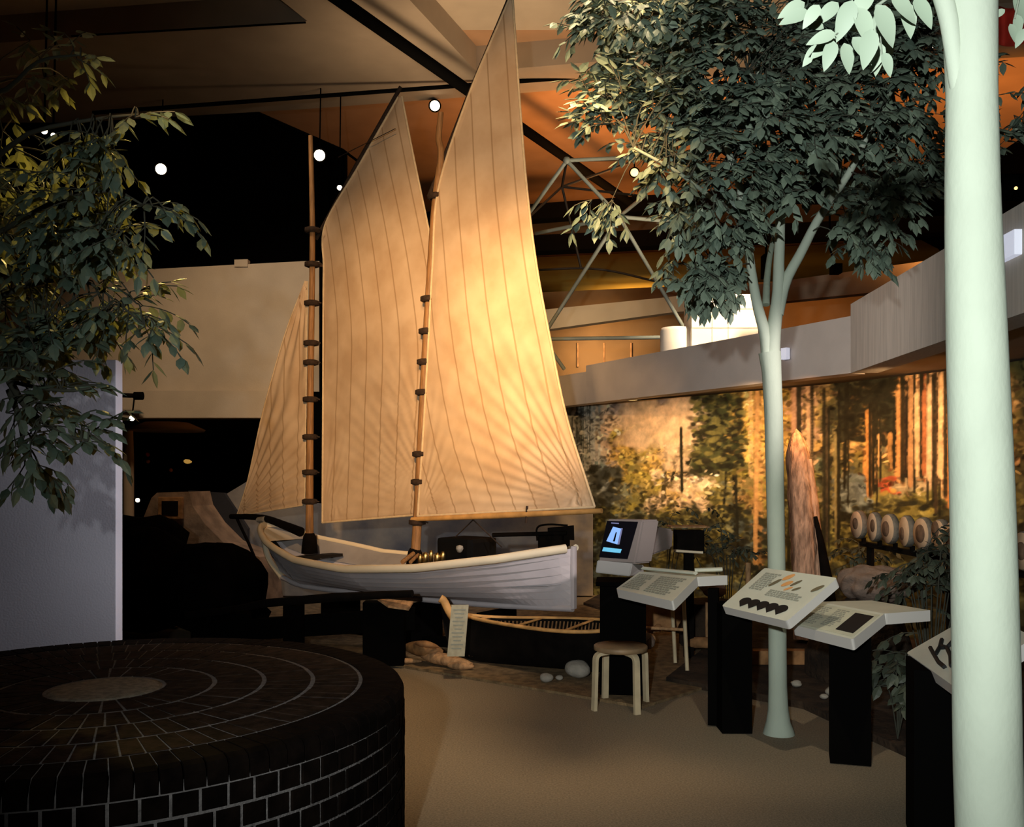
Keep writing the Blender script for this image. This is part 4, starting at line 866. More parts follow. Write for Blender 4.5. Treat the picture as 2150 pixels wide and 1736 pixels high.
for (x0, y0_, x1, y1_, d0, d1) in ((1288, 1306, 1330, 1303, 7.5, 7.9), (1288, 1318, 1325, 1312, 7.45, 7.8), (1290, 1306, 1291, 1352, 7.5, 7.5)):
    b_ = MB(); b_.tube([P(x0, y0_, d0), P(x1, y1_, d1)], .014, 6); b_.build('slat', M['canoe_rail'], cr_)
for k, (x, y, rr, m_) in enumerate([(1340, 1312, .05, 'hide'), (1358, 1345, .07, 'boulder'), (1366, 1342, .05, 'rustic'), (1382, 1318, .035, 'hide'), (1340, 1345, .05, 'boulder')]):
    q = MB(); blob(q, P(x, y, 7.9 + .12 * k), (rr, rr, rr * 1.1), 40 + k, 2, .1)
    tag(q.build('bark_basket', M[m_]), ['small tan bundle behind the stool seat', 'round brown basket low behind the stool', 'pale upright basket behind the stool', 'smallest tan bundle under the hide', 'dark brown basket nearest the low frame'][k], 'basket', 'baskets behind the stool')
pk = MB(); pk.tube([P(1445, 1348, 8.3), P(1516, 1350, 8.2)], .05, 10); tag(pk.build('log', M['hide']), 'short orange brown log lying between the trestle and the pedestal', 'log')
for (x, y0_, y1_, d, w_, lab) in ((1571, 1181, 1240, 7.6, .022, 'pale upright stake rising behind the panel with black shapes'), (1486, 1265, 1345, 8.3, .022, 'brown stake standing behind the orange brown log'), (1577, 1300, 1385, 7.7, .012, 'thin stake right of the black pedestal'), (1502, 1305, 1340, 8.2, .05, 'short pale stump by the orange brown log')):
    b = P(x, y1_, d); q = MB(); q.tube([P(x, y0_, d), Vector((b.x, b.y, min(b.z, 1)))] if lab[0] != 'p' else [P(x, y0_, d), Vector((b.x, b.y, .05))], w_, 8); tag(q.build('stake', M['rustic']), lab, 'stake')
q = MB(); q.box((P(1650, 1345, 7.9).x, 7.9, .10), (.8, .12, .13)); tag(q.build('timber_kerb', M['hide']), 'rough brown timber behind the slim trunk and low panel', 'timber')
q = MB(); blob(q, P(1830, 1224, 7.4), (.29, .24, .15), 7, 4, .34); tag(q.build('boulder', M['boulder']), 'rounded brown boulder above the low cream panel', 'boulder')
q = MB(); blob(q, (2.80, 7.4, .06), (.42, .42, .60), 9, 3, .10); tag(q.build('earth_bank', M['soil']), 'dark earth bank carrying the brown boulder', 'earth bank')
for k, (x, y, rr) in enumerate([(1752, 1450, .07), (1672, 1435, .04), (1808, 1468, .045), (1730, 1462, .03), (1500, 1240, .11), (1482, 1232, .07)]):
    z = .06; c = P(x, y, 7.4) if k >= 4 else PZ(x, y, z + rr * .4); q = MB()
    if k >= 4: c = P(x, y, 8.8)
    blob(q, c, (rr, rr * .8, rr * .6), 70 + k, 3, .12); tag(q.build('stone', M['stone'] if k != 4 else M['boulder']), ['pale flat stone on dark soil right of the slim trunk', 'small stone close to the slim trunk', 'pale pointed stone on dark soil by the hanging leaves', 'tiny stone beside the pale flat one', 'brown rounded rock right of the print panel', 'smaller rock left of the brown rounded one'][k], 'stone', 'stones in the forest exhibit')
q = MB(); q.tube([P(1488, 1262, 8.85), (P(1488, 1262, 8.85).x, 8.85, .04)], .28, 10); tag(q.build('earth_mound', M['soil']), 'dark mound under the rocks right of the print panel', 'earth bank')
# standing bark trunk
bt = empty('dead_tree', PZ(1690, 1290, .35), 'leaning tree trunk with pinkish peeling bark right of the slim tree', 'trunk')
q = MB(); pa = [P(1672, 900, 9.2), P(1680, 1000, 9.1), P(1688, 1100, 9.0), P(1694, 1190, 8.95), P(1700, 1340, 8.9)]; cpn = curve_pts(pa, 40); n = 20; vs = []
rn = random.Random(8); ph = [rn.random() * 6 for _ in range(4)]
for i, p in enumerate(cpn):
    for k in range(n):
        th = 2 * math.pi * k / n; r_ = min(1, .02 + (i / 5) ** .6) * (.10 + .045 * i / 40) * (1 + .14 * math.sin(5 * th + ph[0] + i * .05) + .10 * math.sin(9 * th + ph[1] - i * .08) + .05 * math.sin(i * .9 + th * 3)); vs.append(p + Vector((math.cos(th) * r_, math.sin(th) * r_, 0)))
q.add(vs, [(i * n + k, i * n + (k + 1) % n, (i + 1) * n + (k + 1) % n, (i + 1) * n + k) for i in range(40) for k in range(n)], 0, True); q.build('stem', M['bark'], bt)
q = MB(); q.tube([P(1712, 1085, 8.9), P(1724, 1140, 8.8), P(1738, 1230, 8.7), P(1745, 1320, 8.6)], [.02, .035, .06, .08], 8); q.build('dark_root', M['tar'], bt, 'dark fallen slab')
q = MB(); q.tube([P(1697, 965, 9.05), P(1707, 1050, 9.0), P(1716, 1170, 8.9), P(1722, 1330, 8.85)], [.035, .05, .06, .07], 10); q.build('side_stem', M['bark'], bt)
# log rounds on a rail
rl = empty('log_rail', (3.22, 6.9, 0), 'dark rail on posts holding the row of cut log rounds', 'rail')
q = MB(); q.box((3.24, 6.9, 1.02), (.05, 3.4, .04)); q.build('rail', M['tar'], rl)
for y in (5.35, 6.9, 8.45):
    q = MB(); q.box((3.26, y, .5), (.05, .05, 1.0)); q.build('post', M['tar'], rl)
rows = [(1797, 8.37), (1830, 8.0), (1862, 7.69), (1897, 7.36), (1932, 7.06), (1968, 6.78), (1999, 6.54), (2144, 5.66)]
side_lab = ['leftmost cut log round in the row, before the forest mural', 'second cut log round from the left in the row', 'third cut log round from the left in the row', 'fourth cut log round from the left in the row', 'fifth cut log round from the left in the row',
            'sixth cut log round, with an offset dark heart', 'seventh cut log round, touching the near trunk edge', 'lone cut log round seen right of the near trunk']
for k, (px, d) in enumerate(rows):
    x = (px - HX) / F_PX * d; z = 1.205 - .02 * (k == 7) ; rr = .128 - .001 * k
    lg = empty('log_round', (x + .1, d, z - rr), side_lab[k], 'log round', 'cut log rounds on the rail')
    RM = Matrix.Rotation(math.radians(-90), 3, 'Y') ; RM = Matrix.Rotation(math.radians([4, -3, 2, -5, 3, -2, 5, 0][k]), 3, 'Z') @ RM
    def wob(r, n=36): return r
    q = MB(); q.lathe((x, d, z), [(rr * .93, -.005), (rr, -.012), (rr, -.05), (rr * .9, -.06), (0, -.06)], 32, rot=RM); q.build('bark', M['log_bark'], lg)
    q = MB(); q.lathe((x, d, z), [(0, .0), (rr * .93, .0), (rr * .93, -.006)], 32, rot=RM); q.build('cut_face', M['log_face'], lg)
    q = MB(); rr_ = 0; off = RM @ Vector(([.01, .012, 0, -.02, 0, .045, 0, 0][k], [.01, -.03, .02, .035, .0, .035, .01, 0][k], .0))
    pr = rr * [.4, .42, .5, .4, .55, .5, .6, .45][k]; q.lathe(Vector((x, d, z)) + off, [(0, .006), (pr, .005), (pr * 1.02, .0)], 24, rot=RM); q.build('heartwood', M['log_core'], lg)
    q = MB(); q.box((x + .07, d, (z - rr + 1.04) / 2), (.03, .03, max(.02, z - rr - 1.04 + .02))); q.build('peg', M['tar'], lg)
# ------------------------------------------------------------------ tube frame
tf = empty('tube_frame', P(1290, 700, 12.3), 'open frame of thin grey green tubes rising behind the pale booth edge', 'frame')
N = dict(a=(1190, 337, 12.2), b=(1300, 455, 12.2), c=(1150, 690, 12.3), d=(1440, 695, 12.3), e=(1095, 470, 12.6), f=(1420, 325, 13.2), g=(1180, 392, 13.4), h=(1125, 490, 13), i=(1418, 466, 12.5), j=(1352, 412, 13),
         k=(1390, 708, 12.4), l=(1130, 712, 12.6), m=(1220, 563, 13.6), n=(1375, 590, 13.4), o=(1565, 505, 12.8), p=(1530, 548, 13), q=(1125, 567, 13.8), r=(1340, 335, 13.8), s=(1160, 740, 12.5), t=(1185, 775, 12.6))
def strut(a, b, r=.026, m='steel'):
    q = MB(); q.tube([P(*N[a]), P(*N[b])], r, 8); q.build('strut', M[m], tf)
for a, b in (('a', 'b'), ('b', 'c'), ('b', 'd'), ('a', 'e'), ('a', 'f'), ('b', 'h'), ('b', 'i'), ('b', 'j'), ('l', 'k'), ('o', 'p'), ('s', 't')): strut(a, b)
for a, b in (('a', 'r'), ('g', 'r'), ('a', 'g'), ('g', 'm'), ('g', 'j'), ('g', 'e')): strut(a, b, .018, 'steel_dark')
q = MB(); q.tube(curve_pts([P(*N['q']), P(*N['m']), P(1290, 570, 13.5), P(*N['n']), P(1480, 610, 13.4)], 16), .018, 6); q.build('ring', M['steel_dark'], tf)
for k_n in 'ab':
    q = MB(); c = P(*N[k_n]); q.lathe(c, [(0, .05), (.035, .04), (.05, 0), (.035, -.04), (0, -.05)], 12); q.build('joint', M['steel'], tf)
# ------------------------------------------------------------------ white architectural model on the booth roof
md = empty('white_block_model', P(1520, 725, 11.2), 'brightly lit white block model on top of the booth edge behind the slim tree', 'model')
zb = 2.945
def blk(x0, x1, yt, d, dep, name):
    a, b = P(x0, yt, d), P(x1, yt, d); q = MB(); q.box(((a.x + b.x) / 2, d + dep / 2, (a.z + zb) / 2), (b.x - a.x, dep, a.z - zb), bev=.008); o = q.build(name, M['white_model'], md)
    return a, b, o
a, b, o = blk(1452, 1592, 617, 11.2, .5, 'tower_block')
for k in range(1, 3):
    x = a.x + (b.x - a.x) * [0, .31, .55][k]; q = MB(); q.box((x, 11.2 - .002, (a.z + zb) / 2), (.010, .006, a.z - zb - .02)); q.build('joint_line', M['seam'], o)
for y in (648, 688):
    z = P(0, y, 11.2).z; q = MB(); q.box(((a.x + b.x) / 2, 11.2 - .002, z), (b.x - a.x - .02, .006, .009)); q.build('joint_line', M['seam'], o)
ca_, cb_ = P(1389, 690, 11.35), P(1453, 690, 11.35); q = MB(); rr = (cb_.x - ca_.x) / 2; q.lathe(((ca_.x + cb_.x) / 2, 11.35 + rr * .5, 0), [(rr, zb), (rr, ca_.z - .02), (rr * .93, ca_.z + .02), (0, ca_.z + .03)], 40); q.build('round_drum', M['white_model'], md)
# small plates on the booth edge
for (x, y, w_, hh, d_, lab) in ((1652, 744, .075, .115, None, 'small white box on the booth edge right of the slim tree'), (2118, 521, .0, .19, 1, 'larger white box on the booth edge right of the near trunk')):
    if d_ is None:
        t = .5
        for _ in range(40):
            p = A0.lerp(A1, t); x_ = HX + F_PX * p.x / p.y; t += (x - x_) / 1500
        p = A0.lerp(A1, t); q = MB(); q.box((p.x - .03, p.y - .05, P(0, y, p.y).z), (w_, .05, hh), rz=math.atan2(A1.y - A0.y, A1.x - A0.x), bev=.006)
    else:
        k = (x - HX) / F_PX; d = (A1.x - A1.y * (A3.x - A1.x) / (A3.y - A1.y)) / (k - (A3.x - A1.x) / (A3.y - A1.y)); q = MB(); q.box((k * d - .02, d, P(0, y, d).z), (.05, .32, .15), rz=math.atan2(A3.x - A1.x, A1.y - A3.y) * 1.0, bev=.006)
    tag(q.build('wall_box', M['white_box']), lab, 'wall box')
# ------------------------------------------------------------------ lamps
def lamp(px, py, d, r, lab, can='black', dim=False, big=1.0, stem=None):
    c = P(px, py, d); to = (Vector((0, 0, EYE)) - c).normalized(); L = empty('spot_lamp', c, lab, 'lamp', 'ceiling spot lamps')
    R3 = to.to_track_quat('Z', 'Y').to_matrix()
    q = MB(); q.lathe(c, [(r * 1.25, .01), (r * 1.3, -.02), (r * 1.35, -.12 * big), (r * .9, -.2 * big), (0, -.21 * big)], 20, rot=R3); q.build('housing', M[can], L)
    q = MB(); q.lathe(c, [(0, .012), (r * .7, .010), (r, .002), (r * 1.02, -.006)], 20, rot=R3); q.build('bulb', M['bulb_dim' if dim else 'bulb'], L)
    if stem is not None: q = MB(); q.tube([c - to * .15 * big, Vector((c.x, c.y + .1, stem))], .010, 6); q.build('stem', M['black'], L)
lamp(338, 355, 13.6, .075, 'glowing lamp in the black area between the leaves and the fore mast', stem=7.5)
lamp(671, 326, 13.2, .075, 'brightest round lamp just right of the fore mast tip', stem=7.5)
lamp(713, 394, 13.4, .035, 'small lamp at the slanting edge of the fore sail', stem=7.5)
lamp(913, 222, 13.6, .07, 'oval glowing lamp above the top of the main mast', stem=7.2)
lamp(1298, 267, 14.5, .035, 'small white lamp among the left edge leaves of the big tree', stem=7.5)
lamp(1595, 345, 9.4, .032, 'small lamp in a copper can showing through the big tree crown', can='orange_can', stem=7.2)
lamp(93, 275, 9.0, .028, 'left of two tiny lamps shining through the upper left leaves', stem=7.5)
lamp(112, 284, 9.1, .022, 'right of two tiny lamps shining through the upper left leaves', stem=7.5)
lamp(277, 878, 12.7, .035, 'small lamp at the top of the dark opening beside the partition', stem=2.8)
lamp(289, 1050, 12.8, .028, 'small lamp low in the dark opening beside the pinkish rock', stem=0.0)
lamp(1610, 572, 12.5, .022, 'tiny lamp between the forked branches of the slim tree', stem=7.2)
lamp(1955, 102, 8.5, .016, 'tiny lamp below the bright leaves near the top right', stem=7.2)
lamp(2133, 395, 9.0, .016, 'faint amber lamp on the beam right of the near trunk', dim=True)
lamp(1332, 362, 13.0, .055, 'wide half hidden amber lamp behind the tube frame and leaves', dim=True, stem=7.3)
tl = empty('track_light', P(270, 829, 12.6), 'dark horizontal lamp arm fixed to the pale wall beside the partition', 'lamp')
q = MB(); q.tube([P(200, 829, 12.9), P(236, 829, 12.6), P(296, 831, 12.6)], .03, 8); q.build('arm', M['tar'], tl); q = MB(); q.tube([P(282, 831, 12.5), P(300, 831, 12.5)], .055, 10); q.build('head', M['black'], tl)
q = MB(); a, b = P(290, 900, 16.12), P(420, 900, 16.12); q.box(((a.x + b.x) / 2, 16.12, 1.3), (b.x - a.x, .08, 2.6)); tag(q.build('display_board', M['dark_wall']), 'black board deep in the dark opening behind the tiny glints', 'board')
q = MB(); cL = P(1312, 840, 11.9); q.lathe((cL.x, 11.9, 2.655), [(0, -.035), (.16, -.035), (.17, -.02), (.17, .0)], 24); oL = q.build('ceiling_disc_light', M['bulb_dim']); tag(oL, 'flat round amber light under the booth edge above the mural sky', 'lamp')
for (x, y, d, r_, m_, lab) in ((310, 954, 16.05, .035, 'red', 'tiny red glint deep in the dark opening'), (311, 969, 16.05, .03, 'orange_can', 'tiny amber glint deep in the dark opening'), (394, 969, 16.05, .04, 'glint', 'golden glint in the middle of the dark opening'), (359, 987, 16.065, .03, 'orange_can', 'faint low glint in the dark opening')):
    q = MB(); blob(q, P(x, y, d), (r_ * (1.6 if x == 394 else 1), r_, r_), int(x + y), 2, .2); tag(q.build('exhibit_ornament', M[m_]), lab, 'ornament')
# beams and banner at the far right
q = MB(); q.prism([P(1700, 372, 9.6), P(2400, 360, 9.6), P(2400, 406, 9.6), P(1700, 418, 9.6)], (0, .2, 0)); tag(outward(q.build('ceiling_beam', M['black'])), 'black beam across the right edge, crossing behind the near trunk', 'beam')
q = MB(); q.grid(lambda u, v: P(2085 + 110 * u, 10 + 80 * v + 8 * math.sin(u * 5), 7.2 + .08 * math.sin(u * 9)), 16, 6); o = q.build('hanging_banner', M['red']); o.modifiers.new('t', 'SOLIDIFY').thickness = .01; tag(o, 'dark red cloth hanging at the top right corner', 'banner')
q = MB(); q.tube([P(1906, 92, 7.6), (P(1906, 92, 7.6).x, 7.6, 7.56)], .006, 5); q.grid(lambda u, v: P(1888 + 34 * u, 90 + 26 * v + 4 * math.sin(u * 5), 7.6 + .06 * math.sin(u * 9)), 10, 4); o = q.build('hanging_banner', M['red']); o.modifiers.new('t', 'SOLIDIFY').thickness = .01; tag(o, 'small red cloth showing through leaves left of the near trunk', 'banner')
q = MB(); q.box(P(1755, 565, 13.0), (.13, .16, .13)); q.tube([P(1755, 560, 13), P(1742, 520, 13), (P(1742, 520, 13).x, 13, 7.56)], .015, 6); tag(q.build('ceiling_speaker', M['black']), 'small black box on a bent arm above the gallery front', 'speaker')
q = MB(); q.box(P(1608, 560, 13.0), (.10, .16, .32)); q.tube([P(1608, 560, 13.0), (P(1608, 560, 13).x, 13, 7.56)], .012, 6); tag(q.build('lamp_bracket', M['black']), 'upright black bracket between the forked branches', 'bracket')
# ------------------------------------------------------------------ trees
def leaf(q, tint, p, d, n, L, W, tv, cup=.15):
    d = d.normalized(); s = d.cross(n); s = s.normalized() if s.length > 1e-4 else Vector((1, 0, 0)); n = s.cross(d)
    pts = [p, p + d * L * .28 + s * W * .46 - n * cup * W * .6, p + d * L * .62 + s * W * .42 - n * cup * W * .7 - n * L * .04, p + d * L - n * L * .16,
           p + d * L * .62 - s * W * .42 - n * cup * W * .7 - n * L * .04, p + d * L * .28 - s * W * .46 - n * cup * W * .6, p + d * L * .28 , p + d * L * .62 - n * L * .04]
    q.add(pts, [(0, 1, 6), (1, 2, 7, 6), (2, 3, 7), (0, 6, 5), (6, 7, 4, 5), (7, 3, 4)], 0, False); tint.extend([tv] * 8)
def bigleaf(q, tint, p, d, n, L, W, tv):
    d = d.normalized(); s = d.cross(n).normalized(); n = s.cross(d); ys = np.linspace(0, 1, 9); b = len(q.v); vs = []
    for y in ys:
        hw = W * .5 * (math.sin(math.pi * min(1, y ** .8)) ** .75) * (1 - .25 * y); m_ = p + d * L * y - n * L * .22 * y * y
        vs += [m_ - s * hw + n * hw * .16, m_, m_ + s * hw + n * hw * .16]
    q.add(vs, [(i * 3 + k, i * 3 + k + 1, i * 3 + k + 4, i * 3 + k + 3) for i in range(8) for k in range(2)], 0, True); tint.extend([tv] * 27)
def twig(q, tw, tint, p, d, rn, n, L, sp, droop=.5, tv=None):
    pth = [p.copy()]; d = d.normalized(); base = rn.random() * .6 if tv is None else tv
    for i in range(n):
        d = (d + Vector((rn.gauss(0, .10), rn.gauss(0, .10), -droop * .22))).normalized(); p = p + d * sp; pth.append(p.copy())
        s = d.cross(Vector((0, 0, 1))); s = s.normalized() if s.length > .01 else Vector((1, 0, 0)); sg = 1 if i % 2 else -1
        ld = (d * .65 + s * sg * .85 + Vector((rn.gauss(0, .2), rn.gauss(0, .2), -.45 + rn.gauss(0, .25)))).normalized()
        nn = Vector((rn.gauss(0, .45), rn.gauss(0, .45) - .25, 1))
        leaf(q, tint, p, ld, nn, L * rn.uniform(.75, 1.15), L * rn.uniform(.42, .56), min(1, max(0, base + rn.uniform(-.2, .35))))
    leaf(q, tint, p, d + Vector((0, 0, -.3)), Vector((0, -.3, 1)), L, L * .5, min(1, base + .1))
    tw.tube(pth, .0022 + L * .008, 4, cap=False)
def finish(q, tint, name, m, par):
    o = q.build(name, m, par); a = o.data.attributes.new('tint', 'FLOAT', 'POINT'); a.data.foreach_set('value', np.array(tint, dtype=np.float32)); return o
# --- slim tree with the big crown
DT = 5.92; FT = lambda x, y, d=DT: P(x, y, d)
tr1 = empty('artificial_tree', PZ(1635, 1540, 0), 'slim pale green tree with a forked trunk and a wide leafy crown', 'tree')
q = MB(); tb_ = [(1635, 1541, 33), (1635, 1533, 31), (1634, 1515, 25), (1634, 1490, 21), (1633, 1440, 19), (1632, 1300, 18.5), (1630, 1150, 18), (1627, 1000, 18.5), (1624, 860, 19), (1620, 780, 20), (1616, 740, 23)]
q.tube([FT(x, y) for x, y, r in tb_], [r / F_PX * DT for x, y, r in tb_], 24); q.build('trunk', M['trunk'], tr1)
limbs = []
def limb(pts, r0, r1, m='trunk'):
    pth = curve_pts([FT(*p) for p in pts], 16); q = MB(); n = len(pth); q.tube(pth, [(r0 + (r1 - r0) * (i / (n - 1)) ** .8) / F_PX * DT for i in range(n)], 14); q.build('branch', M[m], tr1); limbs.append(pth); return pth
limb([(1612, 745), (1606, 700), (1590, 640), (1578, 570), (1567, 480), (1550, 380, 5.8), (1515, 280, 5.6)], 14, 6)
limb([(1620, 745), (1626, 680), (1634, 620), (1635, 560), (1638, 460), (1632, 330), (1600, 200, 6.1), (1580, 60, 6.2)], 17, 6)
limb([(1632, 660), (1650, 590), (1682, 530), (1715, 465), (1745, 420), (1790, 350, 5.8), (1840, 240, 5.7)], 13, 6)
limb([(1608, 640), (1612, 570, 6.0), (1625, 500, 6.15), (1660, 400, 6.4), (1700, 280, 6.6)], 8, 4, 'branch')
limb([(1700, 285), (1660, 240), (1610, 190, 5.7), (1570, 150, 5.6)], 8, 3, 'branch')
limb([(1745, 420), (1760, 360), (1765, 300, 6.1), (1770, 200, 6.2), (1780, 100, 6.2)], 7, 4, 'branch')
limb([(1565, 470), (1500, 420, 5.6), (1420, 360, 5.4), (1330, 310, 5.3)], 6, 2.5, 'branch')
limb([(1568, 500), (1510, 500, 5.9), (1450, 520, 5.9), (1400, 560, 5.9)], 4, 2, 'branch')
limb([(1750, 415), (1800, 420, 5.9), (1860, 430, 5.9), (1920, 420, 5.9)], 5, 2, 'branch')
limb([(1600, 200, 6.1), (1500, 100, 6.0), (1400, 30, 5.9)], 6, 2.5, 'branch'); limb([(1840, 240, 5.7), (1900, 150, 5.7), (1950, 80, 5.7)], 6, 2.5, 'branch')
rn = random.Random(11); fq, tw, tint = MB(), MB(), []
allp = [p for l in limbs for p in l[5:]]
# crown masses: centre px, py, depth, radius px x/y, radius depth m, anchors
mass = [(1600, 90, 5.9, 330, 150, .9, 140), (1400, 90, 5.8, 150, 110, .5, 52), (1780, 150, 5.9, 190, 170, .8, 90), (1450, 230, 5.6, 190, 80, .5, 76), (1650, 260, 5.7, 230, 100, .8, 80),
        (1860, 330, 5.9, 130, 110, .6, 44), (1480, 360, 5.6, 150, 70, .5, 50), (1620, 400, 5.7, 130, 60, .5, 26), (1290, 225, 5.5, 70, 30, .3, 9), (1250, 285, 5.4, 60, 16, .2, 6),
        (1480, 490, 5.7, 90, 50, .4, 24), (1470, 600, 5.8, 90, 34, .3, 26), (1550, 460, 5.7, 60, 40, .4, 8), (1265, 455, 5.5, 24, 14, .1, 4), (1800, 470, 5.8, 80, 60, .4, 16), (1820, 540, 5.8, 40, 30, .2, 7), (1900, 430, 5.9, 70, 45, .4, 20), (1240, 100, 5.5, 26, 14, .2, 2),
        (1300, 30, 5.6, 90, 40, .4, 14), (1950, 60, 5.9, 90, 120, .5, 26), (2080, 250, 6.3, 90, 120, .5, 16), (1600, -80, 6, 420, 80, 1.0, 90)]
for (cx, cy, cd, rx, ry, rd, n) in mass:
    for _ in range(n):
        while True:
            a, b, c = rn.uniform(-1, 1), rn.uniform(-1, 1), rn.uniform(-1, 1)
            if a * a + b * b + c * c < 1: break
        p = P(cx + a * rx, cy - (34 if cy > 60 else 0) + b * ry, cd + c * rd); near = min(allp, key=lambda z: (z - p).length)
        if (near - p).length < .42 and rn.random() < .5:
            mid = near.lerp(p, .5) + Vector((rn.gauss(0, .04), rn.gauss(0, .04), .06)); tw.tube(curve_pts([near, mid, p], 5), [.005, .0045, .004, .0035, .003, .002], 5, cap=False)
        out = (p - near); out = out.normalized() if out.length > .05 else Vector((0, -1, 0)); hv = rn.choice([.05, .15, .3, .3, .5])
        for k in range(3):
            dd = (out + Vector((rn.gauss(0, .7), rn.gauss(0, .7) - .1, rn.gauss(0, .35)))).normalized(); twig(fq, tw, tint, p.copy(), dd, rn, rn.randint(3, 6), .092, .038, .45, hv)
finish(fq, tint, 'foliage', M['leaf'], tr1); tw.build('twigs', M['twig'], tr1)
# the lone spray left of the crown hangs from a long twig
# --- near tree
DN = 2.1; tr2 = empty('artificial_tree', (PZ(2085, 1640, .92).x * 0 + (2078 - HX) / F_PX * DN, DN, 0), 'thick pale trunk of the nearest tree at the right edge with large bright leaves', 'tree')
q = MB(); pth = [((2128 - HX) / F_PX * DN, DN, 0.0), P(2112, 2300, DN), P(2078, 1725, DN), P(2070, 1400, DN), P(2062, 1050, DN), P(2050, 700, DN), P(2042, 420, DN), P(2040, 200, DN), P(2036, 0, DN), P(2034, -260, DN)]
rr = [.125, .085, 67, 66, 63, 59, 54, 50, 54, 52]; rr = [r if r < 1 else r / F_PX * DN for r in rr]
q.tube(curve_pts(pth, 60), list(np.interp(np.linspace(0, 9, 61), range(10), rr)), 36); q.build('trunk', M['trunk'], tr2)
q = MB(); q.tube(curve_pts([P(2035, 330, DN), P(2012, 190, DN - .01), P(2001, 100, DN - .02), P(1990, 30, DN - .02), P(1965, -60, DN), P(1930, -200, DN)], 16), [.014, .02, .022, .022, .022] and list(np.linspace(.016, .024, 17)), 14); q.build('branch', M['trunk'], tr2)
rn = random.Random(21); fq, tw, tint = MB(), MB(), []
br = curve_pts([P(1960, -70, 2.1), P(1900, -30, 2.15), P(1830, 20, 2.2), P(1780, 50, 2.2)], 12); tw.tube(br, .004, 6)
L = .072
def tleaf(px, py, ang, L_, d=2.12, tv=.8, wide=.55, tiltn=(0, -1, .25)):
    p = P(px, py, d); dv_ = Vector((math.cos(ang), rn.uniform(-.15, .15), -math.sin(ang))); bigleaf(fq, tint, p, dv_, Vector(tiltn), L_, L_ * wide, tv)
for (x, y, a, s) in ((1755, 70, 2.9, .066), (1758, 78, 2.55, .072), (1722, 95, 2.3, .060), (1750, 85, 1.85, .068), (1772, 90, 1.25, .070), (1790, 78, .9, .075), (1775, 60, -.35, .080), (1790, 50, .35, .05), (1730, 60, -2.7, .05),
                     (1700, 25, 2.9, .07), (1720, 10, 2.2, .06), (1760, 5, 2.4, .07), (1790, 0, 1.9, .09), (1800, 15, 1.2, .09), (1850, 20, 1.6, .09), (1870, 30, 2.0, .10), (1840, 10, 1.0, .10), (1870, -10, .6, .09), (1900, 5, 1.3, .08), (1830, -20, 2.2, .08),
                     (1830, 60, 1.7, .085), (1860, 70, 1.4, .07), (1850, 90, 1.9, .07), (1840, 100, 1.5, .062), (1855, 110, 1.2, .056), (1850, 120, 1.8, .045), (1920, -5, 1.0, .08), (1690, 5, 2.7, .07)):
    tleaf(x, y, a, s, 2.12 + rn.uniform(-.05, .12), rn.uniform(.6, 1.0))
for (x, y, a, s) in ((2135, 30, 1.4, .06), (2120, 50, 1.1, .05), (2150, 60, 1.9, .05), (2110, 20, 2.6, .04), (2160, 20, .4, .07), (2130, -10, 1.0, .08)):
    tleaf(x, y, a, s, 2.5, .6)
tw.tube([P(1755, 72, 2.12), P(1790, 52, 2.14), P(1830, 20, 2.2)], .0016, 5); tw.tube([P(1850, 10, 2.15), P(1848, 70, 2.14), P(1852, 115, 2.12)], .0016, 5)
tq = MB(); tq.tube([P(2180, -60, 2.4), P(2140, -5, 2.5), P(2130, 40, 2.5)], .003, 5); tq.build('twig', M['branch'], tr2)
finish(fq, tint, 'foliage', M['leaf_near'], tr2); tw.build('twigs', M['branch'], tr2)
# --- left tree: trunk out of the frame, foliage reaching in
tr3 = empty('artificial_tree', (-3.25, 4.6, 0), 'dim leafy tree reaching in from the left edge, some leaves lit gold', 'tree')
q = MB(); q.tube(curve_pts([(-3.25, 4.6, 0), (-3.23, 4.6, 1.5), (-3.2, 4.6, 2.6), (-3.1, 4.6, 3.6)], 16), list(np.linspace(.075, .05, 17)), 16); q.build('trunk', M['trunk'], tr3)
rn = random.Random(31); fq, tw, tint = MB(), MB(), []
brs = [[(-3.2, 4.6, 2.5), P(-60, 640, 4.6), P(60, 600, 4.55), P(180, 590, 4.5), P(300, 680, 4.45)], [(-3.2, 4.6, 2.4), P(-80, 760, 4.5), P(20, 800, 4.2), P(130, 820, 4.1), P(190, 815, 4.1)], [(-3.15, 4.6, 3.1), P(-60, 500, 4.6), P(100, 430, 4.5), P(230, 400, 4.4), P(300, 430, 4.4)],
       [(-3.12, 4.6, 3.4), P(-60, 350, 4.6), P(60, 280, 4.5), P(200, 250, 4.4), P(290, 240, 4.4)], [P(20, 800, 4.2), P(60, 860, 4.15), P(130, 910, 4.1), P(185, 925, 4.1)], [P(20, 820, 4.2), P(40, 880, 4.15), P(50, 950, 4.1)], [(-3.1, 4.6, 3.6), P(-20, 200, 4.6), P(80, 130, 4.6), P(170, 115, 4.6)]]
bp = []
for b in brs:
    c = curve_pts([Vector(v) for v in b], 12); tw.tube(c, list(np.linspace(.018, .005, 13)), 6); bp += c[3:]
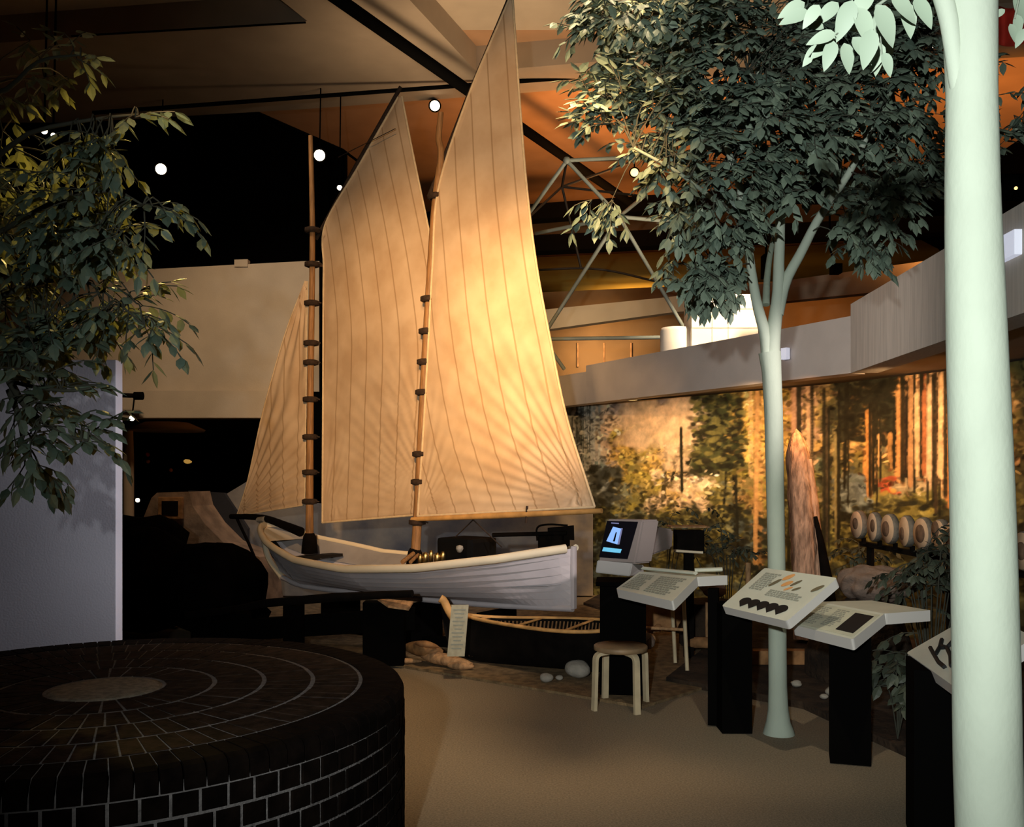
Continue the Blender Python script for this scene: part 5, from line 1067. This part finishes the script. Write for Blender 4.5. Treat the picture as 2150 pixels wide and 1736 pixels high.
mass = [(60, 420, 4.7, 150, 170, .5, 38), (170, 420, 4.4, 90, 110, .35, 26), (200, 290, 4.4, 60, 36, .2, 12), (240, 490, 4.35, 70, 50, .25, 14), (80, 620, 4.6, 150, 90, .4, 42), (250, 640, 4.5, 75, 42, .25, 18), (50, 730, 4.5, 100, 60, .35, 20),
        (110, 800, 4.1, 70, 30, .2, 6), (50, 860, 4.15, 50, 50, .2, 7), (60, 915, 4.1, 45, 20, .15, 4), (70, 965, 4.1, 40, 14, .12, 4), (170, 905, 4.1, 20, 10, .1, 2), (170, 920, 4.1, 25, 12, .1, 2), (60, 150, 5.2, 110, 90, .5, 10), (320, 440, 4.4, 26, 16, .1, 3), (320, 680, 4.45, 22, 16, .1, 3), (270, 243, 4.4, 20, 6, .1, 2), (165, 118, 4.6, 25, 8, .1, 2)]
for (cx, cy, cd, rx, ry, rd, n) in mass:
    for _ in range(n):
        while True:
            a, b, c = rn.uniform(-1, 1), rn.uniform(-1, 1), rn.uniform(-1, 1)
            if a * a + b * b + c * c < 1: break
        p = P(cx + a * rx, cy + b * ry, cd + c * rd); near = min(bp, key=lambda z: (z - p).length)
        tw.tube(curve_pts([near, near.lerp(p, .5) + Vector((0, 0, .04)), p], 4), .004, 4, cap=False)
        out = (p - near); out = out.normalized() if out.length > .05 else Vector((1, 0, 0)); hv = rn.choice([.0, .1, .3, .5])
        for k in range(2):
            dd = (out + Vector((rn.gauss(0, .7), rn.gauss(0, .7), rn.gauss(0, .35)))).normalized(); twig(fq, tw, tint, p.copy(), dd, rn, rn.randint(3, 6), .094, .042, .5, hv)
finish(fq, tint, 'foliage', M['leaf_left'], tr3); tw.build('twigs', M['twig'], tr3)
# --- undergrowth in the forest exhibit
def bush(cx, cy, cd, rx, ry, rd, n, lab, seed, L_=.075):
    rn2 = random.Random(seed); c = P(cx, cy, cd); b = empty('leafy_shrub', (c.x, c.y, .05), lab, 'shrub', 'dark shrubs in the forest exhibit'); fq, tw, tint = MB(), MB(), []
    root = Vector((c.x, c.y, .06))
    for _ in range(n):
        a, e, g = rn2.gauss(0, .45), rn2.gauss(0, .45), rn2.gauss(0, .45); p = P(cx + a * rx, cy + e * ry, cd + g * rd)
        if p.z < .15: p.z = .15 + rn2.random() * .2
        if _ % 3 == 0: tw.tube(curve_pts([root, root.lerp(p, .6) + Vector((0, 0, .05)), p], 5), .005, 4, cap=False)
        twig(fq, tw, tint, p, Vector((rn2.gauss(0, 1), rn2.gauss(0, 1), .4)), rn2, 5, L_, .04, .8, rn2.random() * .5)
    finish(fq, tint, 'leaves', M['leaf_dark'], b); tw.build('stems', M['twig'], b)
bush(1955, 1195, 6.2, 80, 70, .4, 60, 'dark shrub left of the near trunk below the cut log rounds', 41)
bush(1885, 1400, 5.6, 60, 70, .18, 22, 'low drooping dark shrub under the wing of the low cream panel', 42, .10)
bush(1395, 1110, 9.6, 60, 30, .3, 16, 'small dark shrub behind the grey computer', 43)
bush(1530, 1150, 9.2, 70, 60, .3, 26, 'dark shrub before the mural left of the slim trunk', 44)
bush(1815, 1160, 8.9, 40, 30, .3, 18, 'dark shrub behind the brown boulder', 45)
